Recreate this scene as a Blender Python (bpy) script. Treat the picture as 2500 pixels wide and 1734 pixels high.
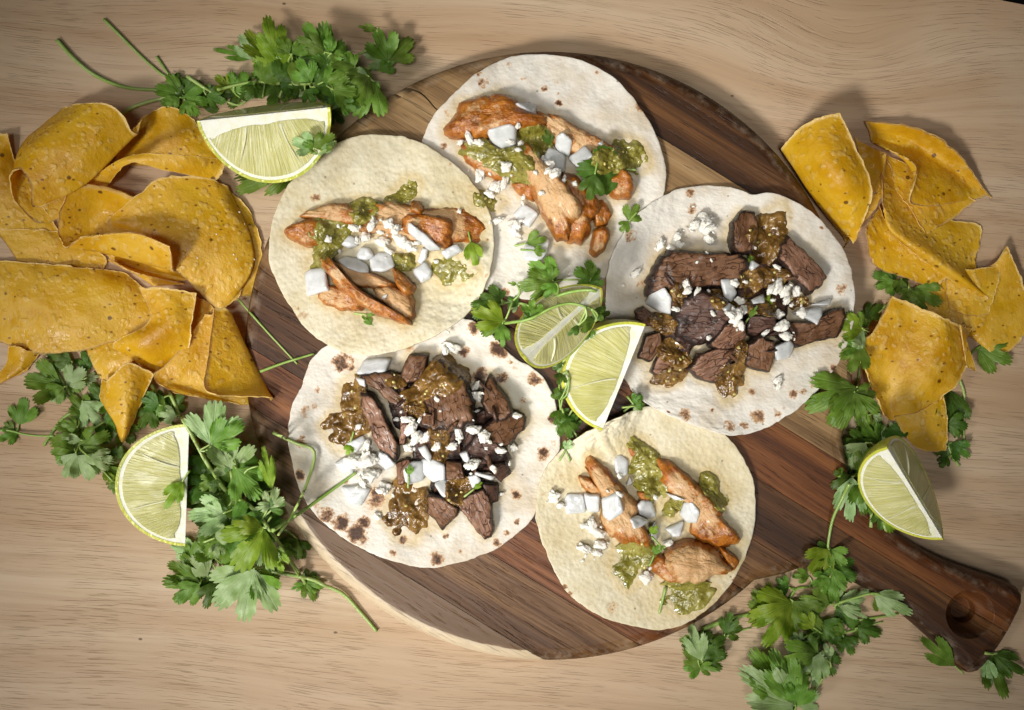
import bpy, bmesh, math, random
import numpy as np
from mathutils import Vector, Matrix

# ------------------------------------------------------------------ clear
for o in list(bpy.data.objects): bpy.data.objects.remove(o)
SC = bpy.context.scene
COL = SC.collection
random.seed(7)
RNG = np.random.RandomState(11)

# ------------------------------------------------------------------ camera, light, exposure
S = 0.00021            # metres per photograph pixel on the table top
D = 0.52               # camera height above the table
CX, CY = 1250.0, 867.0
cam = bpy.data.cameras.new('camera'); camo = bpy.data.objects.new('camera', cam); COL.objects.link(camo)
camo.location = (0, 0, D); cam.sensor_width = 36; cam.lens = 36*D/(2500*S)
cam.clip_start = 0.01; cam.clip_end = 20
SC.camera = camo
W = bpy.data.worlds.new('World'); SC.world = W; W.use_nodes = True
W.node_tree.nodes['Background'].inputs[0].default_value = (0.92, 0.96, 1.0, 1)
W.node_tree.nodes['Background'].inputs[1].default_value = 0.030

def look(o, target):
    d = Vector(target) - o.location
    o.rotation_euler = d.to_track_quat('-Z', 'Y').to_euler()

wl = bpy.data.lights.new('window_light', 'AREA'); wl.shape = 'RECTANGLE'; wl.size = 0.42; wl.size_y = 0.34
wl.energy = 0.5; wl.color = (0.98, 0.99, 1.0)
wo = bpy.data.objects.new('window_light', wl); COL.objects.link(wo); wo.location = (-0.44, -0.50, 0.40); look(wo, (0.0, -0.01, 0))
for nm_, loc_, en_, sz_, soft_ in (('vignette_key_spot', (-0.80, -0.92, 1.30), 212, 18.2, .22), ('vignette_top_spot', (-0.05, -0.30, 1.55), 72, 18.2, .24), ('vignette_side_spot', (-1.15, -0.10, 1.25), 52, 18.8, .24)):  # unseen spots added so the light fades toward the frame corners
    sl = bpy.data.lights.new(nm_, 'SPOT'); sl.energy = en_; sl.spot_size = math.radians(sz_); sl.spot_blend = 1.0; sl.shadow_soft_size = soft_; sl.color = (1.0, 0.98, 0.945)
    so = bpy.data.objects.new(nm_, sl); COL.objects.link(so); so.location = loc_; look(so, (0.0, 0.0, 0))

SC.view_settings.view_transform = 'Standard'; SC.view_settings.look = 'None'
SC.view_settings.exposure = 0.0; SC.view_settings.gamma = 1.0; SC.view_settings.use_curve_mapping = False
SC.render.engine = 'CYCLES'; SC.cycles.max_bounces = 8; SC.cycles.diffuse_bounces = 5; SC.cycles.glossy_bounces = 2; SC.cycles.transmission_bounces = 4
SC.render.resolution_x = 1024; SC.render.resolution_y = 710

# ------------------------------------------------------------------ photo measure -> place on the table
def P(px, py, z=0.0):
    f = S*(D - z)/D
    return np.array([(px - CX)*f, -(py - CY)*f, z])
CR = {'k0': (0, 0, .31334), 'k1': (400, 0, .31334), 'k2': (0, 230, .31334), 'k3': (0, 600, .31334), 'k4': (0, 950, .31334),
      'k5': (350, 1050, .31334), 't1': (640, 310, .36342), 't2': (1010, 110, .39482), 't3': (1450, 430, .40716),
      't4': (690, 760, .41347), 't5': (1280, 970, .36969), 'm': (1130, 600, .31328), 'r1': (1880, 240, .31329),
      'r2': (1920, 660, .43873), 'r3': (1620, 1250, .38244), 'f': (0, 0, 1.08648), 's': (0, 0, 1.0)}
def px(k, x, y):
    c = CR[k]; return c[0] + x*c[2], c[1] + y*c[2]
def nums(s): return [float(v) for v in s.replace(',', ' ').split()]
def pts(k, s, z=0.0):
    v = nums(s)
    return np.array([P(*px(k, v[i], v[i+1]), z) for i in range(0, len(v), 2)])

# ------------------------------------------------------------------ numpy noise
def _h(i, seed):
    x = i[..., 0].astype(np.uint32); y = i[..., 1].astype(np.uint32); z = i[..., 2].astype(np.uint32)
    with np.errstate(over='ignore'):
        n = x*np.uint32(374761393) + y*np.uint32(668265263) + z*np.uint32(2246822519) + np.uint32((seed*3266489917) & 0xffffffff)
        n = (n ^ (n >> np.uint32(13)))*np.uint32(1274126177)
        n = n ^ (n >> np.uint32(16))
    return n.astype(np.float64)/4294967295.0
def vnoise(p, seed=0):
    i = np.floor(p).astype(np.int64); f = p - i; f = f*f*(3 - 2*f); r = 0
    for a in (0, 1):
        for b in (0, 1):
            for c in (0, 1):
                w = (f[..., 0] if a else 1-f[..., 0])*(f[..., 1] if b else 1-f[..., 1])*(f[..., 2] if c else 1-f[..., 2])
                r = r + w*_h(i + np.array([a, b, c]), seed)
    return r*2 - 1
def fbm(p, freq, octv=3, seed=0):
    r = 0; a = 1.0; t = 0
    for k in range(octv):
        r = r + a*vnoise(p*freq + 17.3*k, seed + k); t += a; a *= .5; freq *= 2.1
    return r/t

# ------------------------------------------------------------------ height map: what already lies on the table
G = 0.0008; HX, HY = 0.32, 0.23
NX, NY = int(2*HX/G), int(2*HY/G)
H = np.zeros((NY, NX))
def ij(x, y):
    return np.clip(((y + HY)/G).astype(int), 0, NY-1), np.clip(((x + HX)/G).astype(int), 0, NX-1)
def hs(x, y, rad=0.0, hm=None):
    hm = H if hm is None else hm
    x = np.asarray(x, float); y = np.asarray(y, float)
    if rad <= 0:
        a, b = ij(x, y); return hm[a, b]
    r = 0; n = 0
    for q in (0, .5, 1.0):
        for k in range(8 if q else 1):
            t = k*math.pi/4 + q
            a, b = ij(x + rad*q*math.cos(t), y + rad*q*math.sin(t)); r = r + hm[a, b]; n += 1
    return r/n
def splat(v, hm=None, grow=1):
    hm = H if hm is None else hm
    a, b = ij(v[:, 0], v[:, 1])
    a0, a1 = max(a.min()-3, 0), min(a.max()+4, NY); b0, b1 = max(b.min()-3, 0), min(b.max()+4, NX)
    T = np.full((a1-a0, b1-b0), -1.0)
    np.maximum.at(T, (a-a0, b-b0), v[:, 2])
    for _ in range(grow):
        U = T.copy()
        for dy in (-1, 0, 1):
            for dx in (-1, 0, 1):
                U = np.maximum(U, np.roll(np.roll(T, dy, 0), dx, 1))
        T = np.where(T > -.5, T, U)
    hm[a0:a1, b0:b1] = np.maximum(hm[a0:a1, b0:b1], T)

# ------------------------------------------------------------------ objects
MATS = {}
def tag(o, label=None, cat=None, group=None, kind=None):
    if label: o['label'] = label
    if cat: o['category'] = cat
    if group: o['group'] = group
    if kind: o['kind'] = kind
    return o
def mesh_obj(name, v, f, mat, parent=None, origin=None, attrs=None, smooth=True, uv=None):
    v = np.asarray(v, float)
    if origin is None:
        origin = np.array([v[:, 0].mean(), v[:, 1].mean(), v[:, 2].min()]) if parent is None else np.zeros(3)
    me = bpy.data.meshes.new(name)
    me.from_pydata((v - origin).tolist(), [], f)
    if smooth: me.polygons.foreach_set('use_smooth', [True]*len(me.polygons))
    for k, a in (attrs or {}).items():
        a = np.asarray(a, float)
        if a.ndim == 1:
            at = me.attributes.new(k, 'FLOAT', 'POINT'); at.data.foreach_set('value', a)
        else:
            at = me.attributes.new(k, 'FLOAT_VECTOR', 'POINT'); at.data.foreach_set('vector', a.ravel())
    if uv is not None:
        l = me.uv_layers.new(name='UVMap'); idx = np.empty(len(me.loops), int); me.loops.foreach_get('vertex_index', idx)
        l.data.foreach_set('uv', np.asarray(uv)[idx].ravel())
    me.materials.append(MATS[mat] if isinstance(mat, str) else mat)
    me.update()
    o = bpy.data.objects.new(name, me); COL.objects.link(o); o.location = origin
    if parent is not None:
        o.parent = parent; o.location = Vector(origin)
    return o
def empty(name, loc):
    o = bpy.data.objects.new(name, None); COL.objects.link(o); o.location = loc; o.empty_display_size = .01
    return o

# ------------------------------------------------------------------ material node helper
class NT:
    def __init__(s, name):
        s.m = bpy.data.materials.new(name); s.m.use_nodes = True; s.t = s.m.node_tree
        s.b = s.t.nodes['Principled BSDF']; s.out = s.t.nodes['Material Output']; MATS[name] = s.m
    def n(s, ty, **kw):
        n = s.t.nodes.new(ty)
        for k, v in kw.items(): setattr(n, k, v)
        return n
    def l(s, a, b): s.t.links.new(a, b)
    def put(s, sock, v):
        if isinstance(v, bpy.types.NodeSocket): s.l(v, sock)
        elif isinstance(v, (tuple, list)) and len(v) == 3 and sock.type == 'RGBA': sock.default_value = (*v, 1)
        else: sock.default_value = v
    def obj(s): return s.n('ShaderNodeTexCoord').outputs['Object']
    def attr(s, name, vec=False):
        n = s.n('ShaderNodeAttribute', attribute_name=name); return n.outputs['Vector' if vec else 'Fac']
    def map(s, v, scale=(1, 1, 1), rot=(0, 0, 0), loc=(0, 0, 0)):
        n = s.n('ShaderNodeMapping'); s.put(n.inputs[0], v); n.inputs['Scale'].default_value = scale
        n.inputs['Rotation'].default_value = rot; n.inputs['Location'].default_value = loc; return n.outputs[0]
    def noise(s, v, sc, det=3, rough=.55, dist=0, col=False):
        n = s.n('ShaderNodeTexNoise'); s.put(n.inputs['Vector'], v); n.inputs['Scale'].default_value = sc
        n.inputs['Detail'].default_value = det; n.inputs['Roughness'].default_value = rough; n.inputs['Distortion'].default_value = dist
        return n.outputs['Color' if col else 'Fac']
    def vor(s, v, sc, feat='F1', out='Distance', rnd=1):
        n = s.n('ShaderNodeTexVoronoi', feature=feat); s.put(n.inputs['Vector'], v); n.inputs['Scale'].default_value = sc
        n.inputs['Randomness'].default_value = rnd; return n.outputs[out]
    def math(s, op, a, b=0.0, c=None, clamp=False):
        n = s.n('ShaderNodeMath', operation=op, use_clamp=clamp); s.put(n.inputs[0], a); s.put(n.inputs[1], b)
        if c is not None: s.put(n.inputs[2], c)
        return n.outputs[0]
    def ss(s, v, a, b, lo=0., hi=1.):
        n = s.n('ShaderNodeMapRange', interpolation_type='SMOOTHSTEP'); s.put(n.inputs[0], v)
        n.inputs[1].default_value = a; n.inputs[2].default_value = b; n.inputs[3].default_value = lo; n.inputs[4].default_value = hi
        return n.outputs[0]
    def mix(s, f, a, b, mode='MIX'):
        n = s.n('ShaderNodeMix', data_type='RGBA', blend_type=mode); s.put(n.inputs[0], f); s.put(n.inputs[6], a); s.put(n.inputs[7], b)
        return n.outputs[2]
    def ramp(s, v, *st):
        n = s.n('ShaderNodeValToRGB'); s.put(n.inputs[0], v); e = n.color_ramp.elements
        while len(e) < len(st): e.new(.5)
        for q, (p, c) in zip(e, st): q.position = p; q.color = (*c, 1)
        return n.outputs[0]
    def bump(s, h, dist=.001, strength=1.0, prev=None):
        n = s.n('ShaderNodeBump'); s.put(n.inputs['Height'], h); n.inputs['Distance'].default_value = dist
        n.inputs['Strength'].default_value = strength
        if prev is not None: s.l(prev, n.inputs['Normal'])
        return n.outputs[0]
    def sep(s, v):
        n = s.n('ShaderNodeSeparateXYZ'); s.put(n.inputs[0], v); return n.outputs
    def comb(s, x, y, z=0.0):
        n = s.n('ShaderNodeCombineXYZ'); s.put(n.inputs[0], x); s.put(n.inputs[1], y); s.put(n.inputs[2], z); return n.outputs[0]
    def rnd(s): return s.n('ShaderNodeObjectInfo').outputs['Random']
    def fin(s, col, rough=.5, bump=None, sss=0, rad=(.002, .001, .0006), coat=0, spec=.5, trans=0, trans_col=None, coat_rough=.15):
        b = s.b; s.put(b.inputs['Base Color'], col); s.put(b.inputs['Roughness'], rough)
        if bump is not None: s.l(bump, b.inputs['Normal'])
        s.put(b.inputs['Specular IOR Level'], spec)
        if sss: b.inputs['Subsurface Weight'].default_value = sss; b.inputs['Subsurface Radius'].default_value = (1, rad[1]/rad[0], rad[2]/rad[0]); b.inputs['Subsurface Scale'].default_value = rad[0]
        if coat: s.put(b.inputs['Coat Weight'], coat); b.inputs['Coat Roughness'].default_value = coat_rough
        if trans:
            t = s.n('ShaderNodeBsdfTranslucent'); s.put(t.inputs[0], trans_col if trans_col is not None else col)
            if bump is not None: s.l(bump, t.inputs['Normal'])
            m = s.n('ShaderNodeMixShader'); s.put(m.inputs[0], trans); s.l(b.outputs[0], m.inputs[1]); s.l(t.outputs[0], m.inputs[2])
            s.l(m.outputs[0], s.out.inputs[0])
        return s.m

# table wood: pale hardwood, growth figure pushed aside round the knots, short dark pores
def mat_table():
    s = NT('table_wood'); o = s.map(s.obj(), rot=(0, 0, math.radians(4.5)))
    x, y, z = s.sep(o)
    v = y
    for (kx, ky, A, sx, sy) in ((2055, 150, .024, .055, .032), (1330, 40, -.006, .10, .02), (330, 200, .005, .09, .02), (560, 60, -.006, .05, .02), (2300, 1120, .006, .08, .03), (300, 1650, -.006, .10, .03)):
        w = P(kx, ky); c, sn = math.cos(math.radians(4.5)), math.sin(math.radians(4.5)); wx, wy = w[0]*c - w[1]*sn, w[0]*sn + w[1]*c
        dx = s.math('DIVIDE', s.math('SUBTRACT', x, wx), sx); dy = s.math('DIVIDE', s.math('SUBTRACT', y, wy), sy)
        r2 = s.math('ADD', s.math('MULTIPLY', dx, dx), s.math('MULTIPLY', dy, dy))
        v = s.math('ADD', v, s.math('MULTIPLY', s.math('POWER', 2.718, s.math('MULTIPLY', r2, -1.0)), A))
    wav = s.noise(s.map(o, scale=(5, 16, 1)), 1.0, 2)
    v = s.math('ADD', v, s.math('MULTIPLY', wav, .012))
    big = s.noise(s.comb(s.math('MULTIPLY', x, 1.2), s.math('MULTIPLY', v, 26)), 1.0, 4, .6)
    fine = s.noise(s.comb(s.math('MULTIPLY', x, 5), s.math('MULTIPLY', v, 230)), 1.0, 6, .72)
    blot = s.noise(o, 9, 3, .6)
    col = s.ramp(big, (.28, (.40, .25, .135)), (.42, (.48, .325, .195)), (.56, (.545, .395, .255)), (.74, (.615, .48, .335)))
    col = s.mix(s.ss(fine, .42, .72, 0, .40), col, (.33, .205, .11))
    col = s.mix(s.ss(blot, .52, .75, 0, .35), col, (.60, .49, .35))
    col = s.mix(s.ss(s.noise(s.comb(s.math('MULTIPLY', x, 3), s.math('MULTIPLY', v, 60)), 1.0, 3), .58, .74, 0, .42), col, (.36, .20, .10))
    pn = s.noise(s.comb(s.math('MULTIPLY', x, 48), s.math('MULTIPLY', v, 1700)), 1.0, 2, .5)
    pm = s.noise(o, 26, 2)
    pore = s.math('MULTIPLY', s.ss(pn, .56, .68), s.ss(pm, .32, .60))
    col = s.mix(s.math('MULTIPLY', pore, .18), col, (.19, .10, .05))
    fleck = s.ss(s.vor(s.map(o, scale=(26, 44, 1)), 1.0), .035, .02)
    col = s.mix(s.math('MULTIPLY', fleck, .8), col, (.07, .04, .02))
    bm = s.bump(s.math('ADD', s.math('MULTIPLY', pore, -1), s.math('MULTIPLY', fine, -.25)), .0003, .7)
    s.fin(col, s.ss(blot, .3, .7, .48, .62), bm, spec=.25)
mat_table()

def mat_board(name, a, b, c, streak=.5):
    s = NT(name); o = s.obj(); r = s.math('MULTIPLY', s.rnd(), 40)
    x, y, z = s.sep(o)
    yy = s.math('ADD', y, s.math('MULTIPLY', s.noise(s.map(o, scale=(6, 22, 22)), 1, 2), .012))
    big = s.noise(s.comb(s.math('MULTIPLY', x, 2.0), s.math('MULTIPLY', yy, 85), r), 1, 6, .68)
    fine = s.noise(s.comb(s.math('MULTIPLY', x, 22), s.math('MULTIPLY', yy, 900), r), 1, 4, .7)
    pore = s.ss(s.noise(s.comb(s.math('MULTIPLY', x, 60), s.math('MULTIPLY', yy, 1500), r), 1, 2), .60, .72)
    col = s.ramp(big, (.34, a), (.5, b), (.66, c))
    col = s.mix(s.ss(fine, .42, .72, 0, streak), col, tuple(q*.32 for q in a))
    col = s.mix(s.math('MULTIPLY', pore, .55), col, tuple(q*.2 for q in a))
    scuff = s.math('MULTIPLY', s.ss(s.noise(s.comb(s.math('MULTIPLY', x, 70), s.math('MULTIPLY', yy, 600), r), 1, 4, .75), .62, .75), s.ss(s.noise(o, 18, 2), .5, .68))
    col = s.mix(s.math('MULTIPLY', scuff, .14), col, (.36, .27, .18))
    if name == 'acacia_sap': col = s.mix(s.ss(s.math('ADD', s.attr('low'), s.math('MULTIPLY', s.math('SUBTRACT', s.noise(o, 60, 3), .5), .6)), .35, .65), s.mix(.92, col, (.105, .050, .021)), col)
    wear = s.math('MULTIPLY', s.attr('wear'), s.ss(s.noise(o, 120, 4, .7), .42, .7))
    col = s.mix(s.math('MULTIPLY', wear, .4), col, (.40, .31, .22))
    bm = s.bump(s.math('ADD', s.math('MULTIPLY', fine, -.5), s.math('MULTIPLY', pore, -1)), .0003, .7)
    s.fin(col, s.ss(fine, .3, .7, .38, .58), bm, spec=.3)
mat_board('acacia_dark', (.024, .009, .003), (.068, .026, .008), (.165, .070, .022))
mat_board('acacia_red', (.038, .011, .003), (.13, .041, .010), (.28, .105, .029))
mat_board('acacia_mid', (.038, .015, .005), (.118, .052, .017), (.25, .13, .050))
mat_board('acacia_tan', (.12, .064, .024), (.27, .158, .066), (.41, .265, .125), .4)
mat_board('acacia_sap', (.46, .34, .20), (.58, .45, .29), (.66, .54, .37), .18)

def mat_corn(name='corn_tortilla', flour=False):
    s = NT(name); o = s.obj(); rim = s.attr('rim'); toast = s.attr('toast'); oil = s.attr('oil')
    ox = s.math('MULTIPLY', s.rnd(), 3.0); oo = s.n('ShaderNodeVectorMath', operation='ADD'); s.l(o, oo.inputs[0]); s.l(s.comb(ox, ox, 0), oo.inputs[1]); o2 = oo.outputs[0]
    if flour:
        base = s.mix(s.ss(s.noise(o2, 55, 3, .6), .42, .68), (.70, .655, .575), (.62, .55, .44))
        base = s.mix(s.ss(s.noise(o2, 28, 3, .6), .48, .72, 0, .75), base, (.52, .42, .29))
        n1 = s.noise(o2, 95, 3, .55); n2 = s.noise(s.map(o2, scale=(1, 1.7, 1), rot=(0, 0, .7)), 330, 2, .5); bl = s.vor(o2, 130, 'SMOOTH_F1')
        bm = s.bump(s.math('ADD', s.math('MULTIPLY', n1, 1.2), s.math('ADD', s.math('MULTIPLY', n2, .3), s.math('MULTIPLY', bl, -.5))), .0015, .75)
    else:
        base = s.mix(s.ss(s.noise(o2, 45, 3, .6), .38, .68), (.68, .62, .455), (.60, .52, .335))
        base = s.mix(s.ss(s.noise(o2, 300, 3, .6), .45, .75, 0, .4), base, (.47, .37, .20))
        n1 = s.noise(o2, 200, 4, .6); bl = s.vor(o2, 480, 'SMOOTH_F1')
        bm = s.bump(s.math('ADD', s.math('MULTIPLY', n1, 1.3), s.math('MULTIPLY', bl, -.8)), .0006, .75)
    col = s.mix(s.math('MULTIPLY', oil, .75), base, (.50, .36, .13))
    edge = s.math('ADD', s.noise(o2, 230, 3, .6), s.math('MULTIPLY', s.noise(o2, 900, 2, .6), .5))
    tn = s.math('ADD', toast, s.math('MULTIPLY', s.math('SUBTRACT', edge, .75), 1.9))
    tn = s.math('MULTIPLY', tn, s.ss(toast, .02, .16))
    col = s.mix(s.ss(tn, .08, .30, 0, .65), col, (.52, .29, .12))
    col = s.mix(s.ss(tn, .28, .52, 0, .85), col, (.20, .085, .03))
    col = s.mix(s.ss(tn, .50, .82, 0, .92), col, (.045, .018, .009))
    fn = s.math('MULTIPLY', s.ss(s.noise(o2, 75, 3, .7), .66, .74), .65)
    col = s.mix(fn, col, (.42, .24, .10))
    sp = s.ss(s.vor(o2, 105), .075, .045)
    col = s.mix(s.math('MULTIPLY', sp, .55), col, (.10, .06, .035))
    s.fin(col, s.math('SUBTRACT', .62, s.math('MULTIPLY', oil, .3)), bm, spec=.35)
mat_corn(); mat_corn('flour_tortilla', True)

def mat_chip():
    s = NT('fried_chip'); o = s.obj()
    ox = s.math('MULTIPLY', s.rnd(), 5.0); oo = s.n('ShaderNodeVectorMath', operation='ADD'); s.l(o, oo.inputs[0]); s.l(s.comb(ox, ox, ox), oo.inputs[1]); o = oo.outputs[0]
    big = s.noise(o, 30, 3, .6); med = s.noise(o, 130, 4, .6)
    col = s.ramp(big, (.32, (.64, .325, .006)), (.5, (.78, .46, .012)), (.68, (.87, .58, .035)))
    col = s.mix(s.ss(s.math('ADD', s.math('MULTIPLY', med, .5), s.math('MULTIPLY', s.noise(o, 22, 2), .5)), .44, .60, 0, .8), col, (.86, .56, .06))
    bl = s.vor(s.map(o, scale=(1, 1, .6)), 300, 'SMOOTH_F1'); bsel = s.noise(o, 48, 3)
    bl2 = s.math('ADD', bl, s.math('MULTIPLY', s.math('SUBTRACT', s.noise(o, 300, 2), .5), .5))
    blis = s.math('MULTIPLY', s.ss(bl2, .42, .14), s.ss(bsel, .36, .56))
    col = s.mix(s.math('MULTIPLY', blis, .42), col, (.90, .68, .22))
    rim = s.ss(s.attr('rim'), .94, .985, 0, .75); col = s.mix(rim, col, (.90, .68, .26))
    sp = s.ss(s.vor(s.map(o, scale=(1, 1.5, 1)), 140), .14, .08)
    col = s.mix(s.math('MULTIPLY', sp, .8), col, (.12, .045, .012))
    sp2 = s.ss(s.vor(o, 60), .085, .05)
    col = s.mix(s.math('MULTIPLY', sp2, .85), col, (.08, .03, .01))
    fine = s.noise(o, 800, 2, .6)
    bm = s.bump(s.math('ADD', s.math('ADD', s.math('MULTIPLY', blis, .35), s.math('MULTIPLY', med, 1.0)), s.math('MULTIPLY', fine, .2)), .0010, .85)
    s.fin(col, s.ss(med, .3, .7, .28, .46), bm, spec=.45, trans=.34, trans_col=s.mix(.6, col, (.95, .50, .01)))
mat_chip()

def mat_leaf(name, c1, c2, vein, tr=.35):
    s = NT(name); o = s.obj(); uv = s.n('ShaderNodeUVMap').outputs[0]; u, v, _ = s.sep(uv)
    n = s.noise(o, 160, 3, .6)
    col = s.mix(s.ss(n, .35, .7), c1, c2)
    hs_ = s.n('ShaderNodeHueSaturation'); s.l(col, hs_.inputs['Color']); s.put(hs_.inputs['Hue'], s.math('ADD', .478, s.math('MULTIPLY', s.rnd(), .035)))
    s.put(hs_.inputs['Value'], s.math('ADD', .78, s.math('MULTIPLY', s.rnd(), .44))); col = hs_.outputs[0]
    w = s.math('ABSOLUTE', s.math('SUBTRACT', s.math('FRACT', s.math('ADD', s.math('MULTIPLY', u, 3.0), .5)), .5))
    w2 = s.math('MULTIPLY', w, s.math('ADD', v, .12))
    vn = s.ss(w2, .05, .012)
    wb = s.math('ABSOLUTE', s.math('SUBTRACT', s.math('FRACT', s.math('ADD', s.math('MULTIPLY', u, 7.0), s.math('MULTIPLY', v, .8))), .5))
    vn2 = s.ss(s.math('MULTIPLY', wb, s.math('ADD', v, .1)), .04, .01, 0, .18)
    vv = s.math('MAXIMUM', vn, vn2)
    col = s.mix(s.math('MULTIPLY', vv, .38), col, vein)
    bm = s.bump(s.math('ADD', s.math('MULTIPLY', vv, -.5), s.math('MULTIPLY', n, 1.0)), .0004, .6)
    s.fin(col, .42, bm, spec=.32, trans=tr, trans_col=s.mix(.45, col, (.20, .40, .03)))
mat_leaf('leaf_green', (.125, .25, .024), (.205, .355, .055), (.33, .47, .15))
mat_leaf('leaf_pale', (.27, .41, .14), (.40, .53, .25), (.50, .61, .35), .25)
mat_leaf('leaf_yellow', (.18, .30, .015), (.28, .40, .035), (.38, .48, .10))
mat_leaf('leaf_deep', (.06, .14, .015), (.115, .225, .032), (.19, .31, .08))
def mat_stem():
    s = NT('stem_green'); o = s.obj(); n = s.noise(o, 60, 3); r = s.rnd()
    col = s.mix(r, (.20, .34, .05), (.36, .48, .13)); col = s.mix(s.ss(n, .4, .7, 0, .5), col, (.42, .50, .20))
    s.fin(col, .35, None, sss=.2, rad=(.001, .0012, .0004))
mat_stem()

def mat_beef(name, a, b, char):
    s = NT(name); g = s.attr('gc', True); rim = s.attr('rim'); o = s.obj()
    d = s.n('ShaderNodeVectorMath', operation='ADD'); s.l(g, d.inputs[0]); s.l(s.map(s.noise(g, 180, 2, col=True), scale=(.003, .003, .003)), d.inputs[1]); g2 = d.outputs[0]
    f = s.vor(s.map(g2, scale=(110, 360, 360)), 1, 'DISTANCE_TO_EDGE'); n = s.noise(g, 120, 4, .6); fb = s.noise(s.map(g2, scale=(70, 900, 900)), 1, 4, .65)
    col = s.mix(s.ss(n, .35, .65), a, b)
    col = s.mix(s.ss(fb, .42, .68, 0, .65), col, tuple(min(1, q*1.45) for q in b))
    ck = s.math('MULTIPLY', s.ss(f, .06, .01), s.ss(s.noise(g, 150, 2), .40, .60))
    col = s.mix(s.math('MULTIPLY', ck, .7), col, (.04, .016, .011))
    cn = s.math('ADD', s.math('MULTIPLY', s.ss(rim, .78, .97), .85), s.math('ADD', char - .55, s.math('MULTIPLY', s.math('SUBTRACT', s.noise(o, 110, 4, .65), .5), 2.0)))
    col = s.mix(s.ss(cn, .0, .35, 0, .93), col, (.020, .010, .007))
    bm = s.bump(s.math('ADD', s.math('ADD', s.math('MULTIPLY', ck, -1.0), s.math('MULTIPLY', n, 1.0)), s.math('MULTIPLY', fb, .5)), .0010, .85)
    s.fin(col, s.ss(n, .3, .7, .38, .58), bm, spec=.35, coat=.10, coat_rough=.12)
mat_beef('beef_pink', (.15, .070, .038), (.245, .125, .074), .22)
mat_beef('beef_brown', (.095, .041, .017), (.17, .080, .038), .44)
mat_beef('beef_char', (.05, .022, .014), (.10, .048, .031), .66)

def mat_chicken(name, glz):
    s = NT(name); g = s.attr('gc', True); rim = s.attr('rim'); o = s.obj()
    n = s.noise(o, 70, 5, .7); fb = s.noise(s.map(g, scale=(110, 420, 420)), 1, 4, .65, .8)
    flesh = s.mix(s.ss(n, .35, .7), (.60, .37, .17), (.52, .26, .09))
    flesh = s.mix(s.ss(fb, .42, .68, 0, .3), flesh, (.66, .45, .25))
    glaze = s.mix(s.ss(s.noise(o, 260, 4, .7), .35, .68), (.29, .078, .007), (.49, .175, .020))
    glaze = s.mix(s.ss(s.noise(o, 95, 5, .7), .50, .66, 0, .85), glaze, (.13, .032, .007))
    k = s.math('ADD', s.math('MULTIPLY', s.ss(rim, .55, 1.0), .55), s.math('ADD', glz - .5, s.math('MULTIPLY', s.math('SUBTRACT', n, .5), 3.2)))
    kk = s.ss(k, .05, .45)
    col = s.mix(kk, flesh, glaze)
    col = s.mix(s.ss(s.noise(o, 240, 3, .7), .68, .76, 0, .8), col, (.045, .015, .006))
    bm = s.bump(s.math('ADD', s.math('MULTIPLY', n, 1.0), s.math('ADD', s.math('MULTIPLY', fb, .6), s.math('MULTIPLY', s.noise(o, 420, 3), .45))), .0016, .9)
    s.fin(col, s.math('SUBTRACT', .48, s.math('MULTIPLY', kk, .2)), bm, coat=s.math('MULTIPLY', s.ss(s.noise(o, 130, 3), .45, .6), .3), coat_rough=.16)
mat_chicken('chicken_pale', .40); mat_chicken('chicken_mid', .66); mat_chicken('chicken_glazed', .92)

def mat_onion():
    s = NT('raw_onion'); g = s.attr('gc', True); o = s.obj(); n = s.noise(o, 120, 2)
    st = s.noise(s.map(g, scale=(60, 700, 700)), 1, 3, .6)
    col = s.mix(s.ss(n, .4, .7), (.70, .705, .69), (.58, .60, .575)); col = s.mix(s.ss(st, .5, .75, 0, .5), col, (.78, .78, .78))
    bm = s.bump(st, .0004, .5)
    s.fin(col, .2, bm, sss=.5, rad=(.004, .004, .004), coat=.25, trans=.08)
mat_onion()
def mat_cheese():
    s = NT('fresh_cheese'); o = s.obj(); n = s.noise(o, 5, 4, .7)
    s.fin(s.mix(s.ss(n, .3, .6), (.72, .685, .59), (.81, .78, .70)), .6, s.bump(n, .0004, .6), sss=.25, rad=(.0012, .0011, .0009))
mat_cheese()
def mat_salsa(name, a, b, c):
    s = NT(name); o = s.obj(); n = s.noise(o, 150, 4, .6); n2 = s.noise(o, 420, 3, .6); v = s.vor(o, 300, 'SMOOTH_F1')
    col = s.ramp(n, (.33, a), (.5, b), (.68, c))
    col = s.mix(s.ss(n2, .64, .72, 0, .8), col, tuple(q*.15 for q in a))
    col = s.mix(s.ss(v, .2, .08, 0, .4), col, tuple(min(1, q*1.5) for q in c))
    bm = s.bump(s.math('ADD', n, s.math('MULTIPLY', v, -.6)), .0016, .9)
    s.fin(col, .18, bm, sss=.25, rad=(.002, .0016, .0005), coat=.4, coat_rough=.1)
mat_salsa('salsa_green', (.13, .115, .012), (.24, .21, .035), (.36, .32, .09))
mat_salsa('salsa_brown', (.075, .034, .008), (.165, .083, .016), (.28, .155, .040))
s = NT('pepper_seed'); s.fin((.50, .42, .13), .25, None, sss=.3, rad=(.001, .001, .0005), coat=.3)

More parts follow.
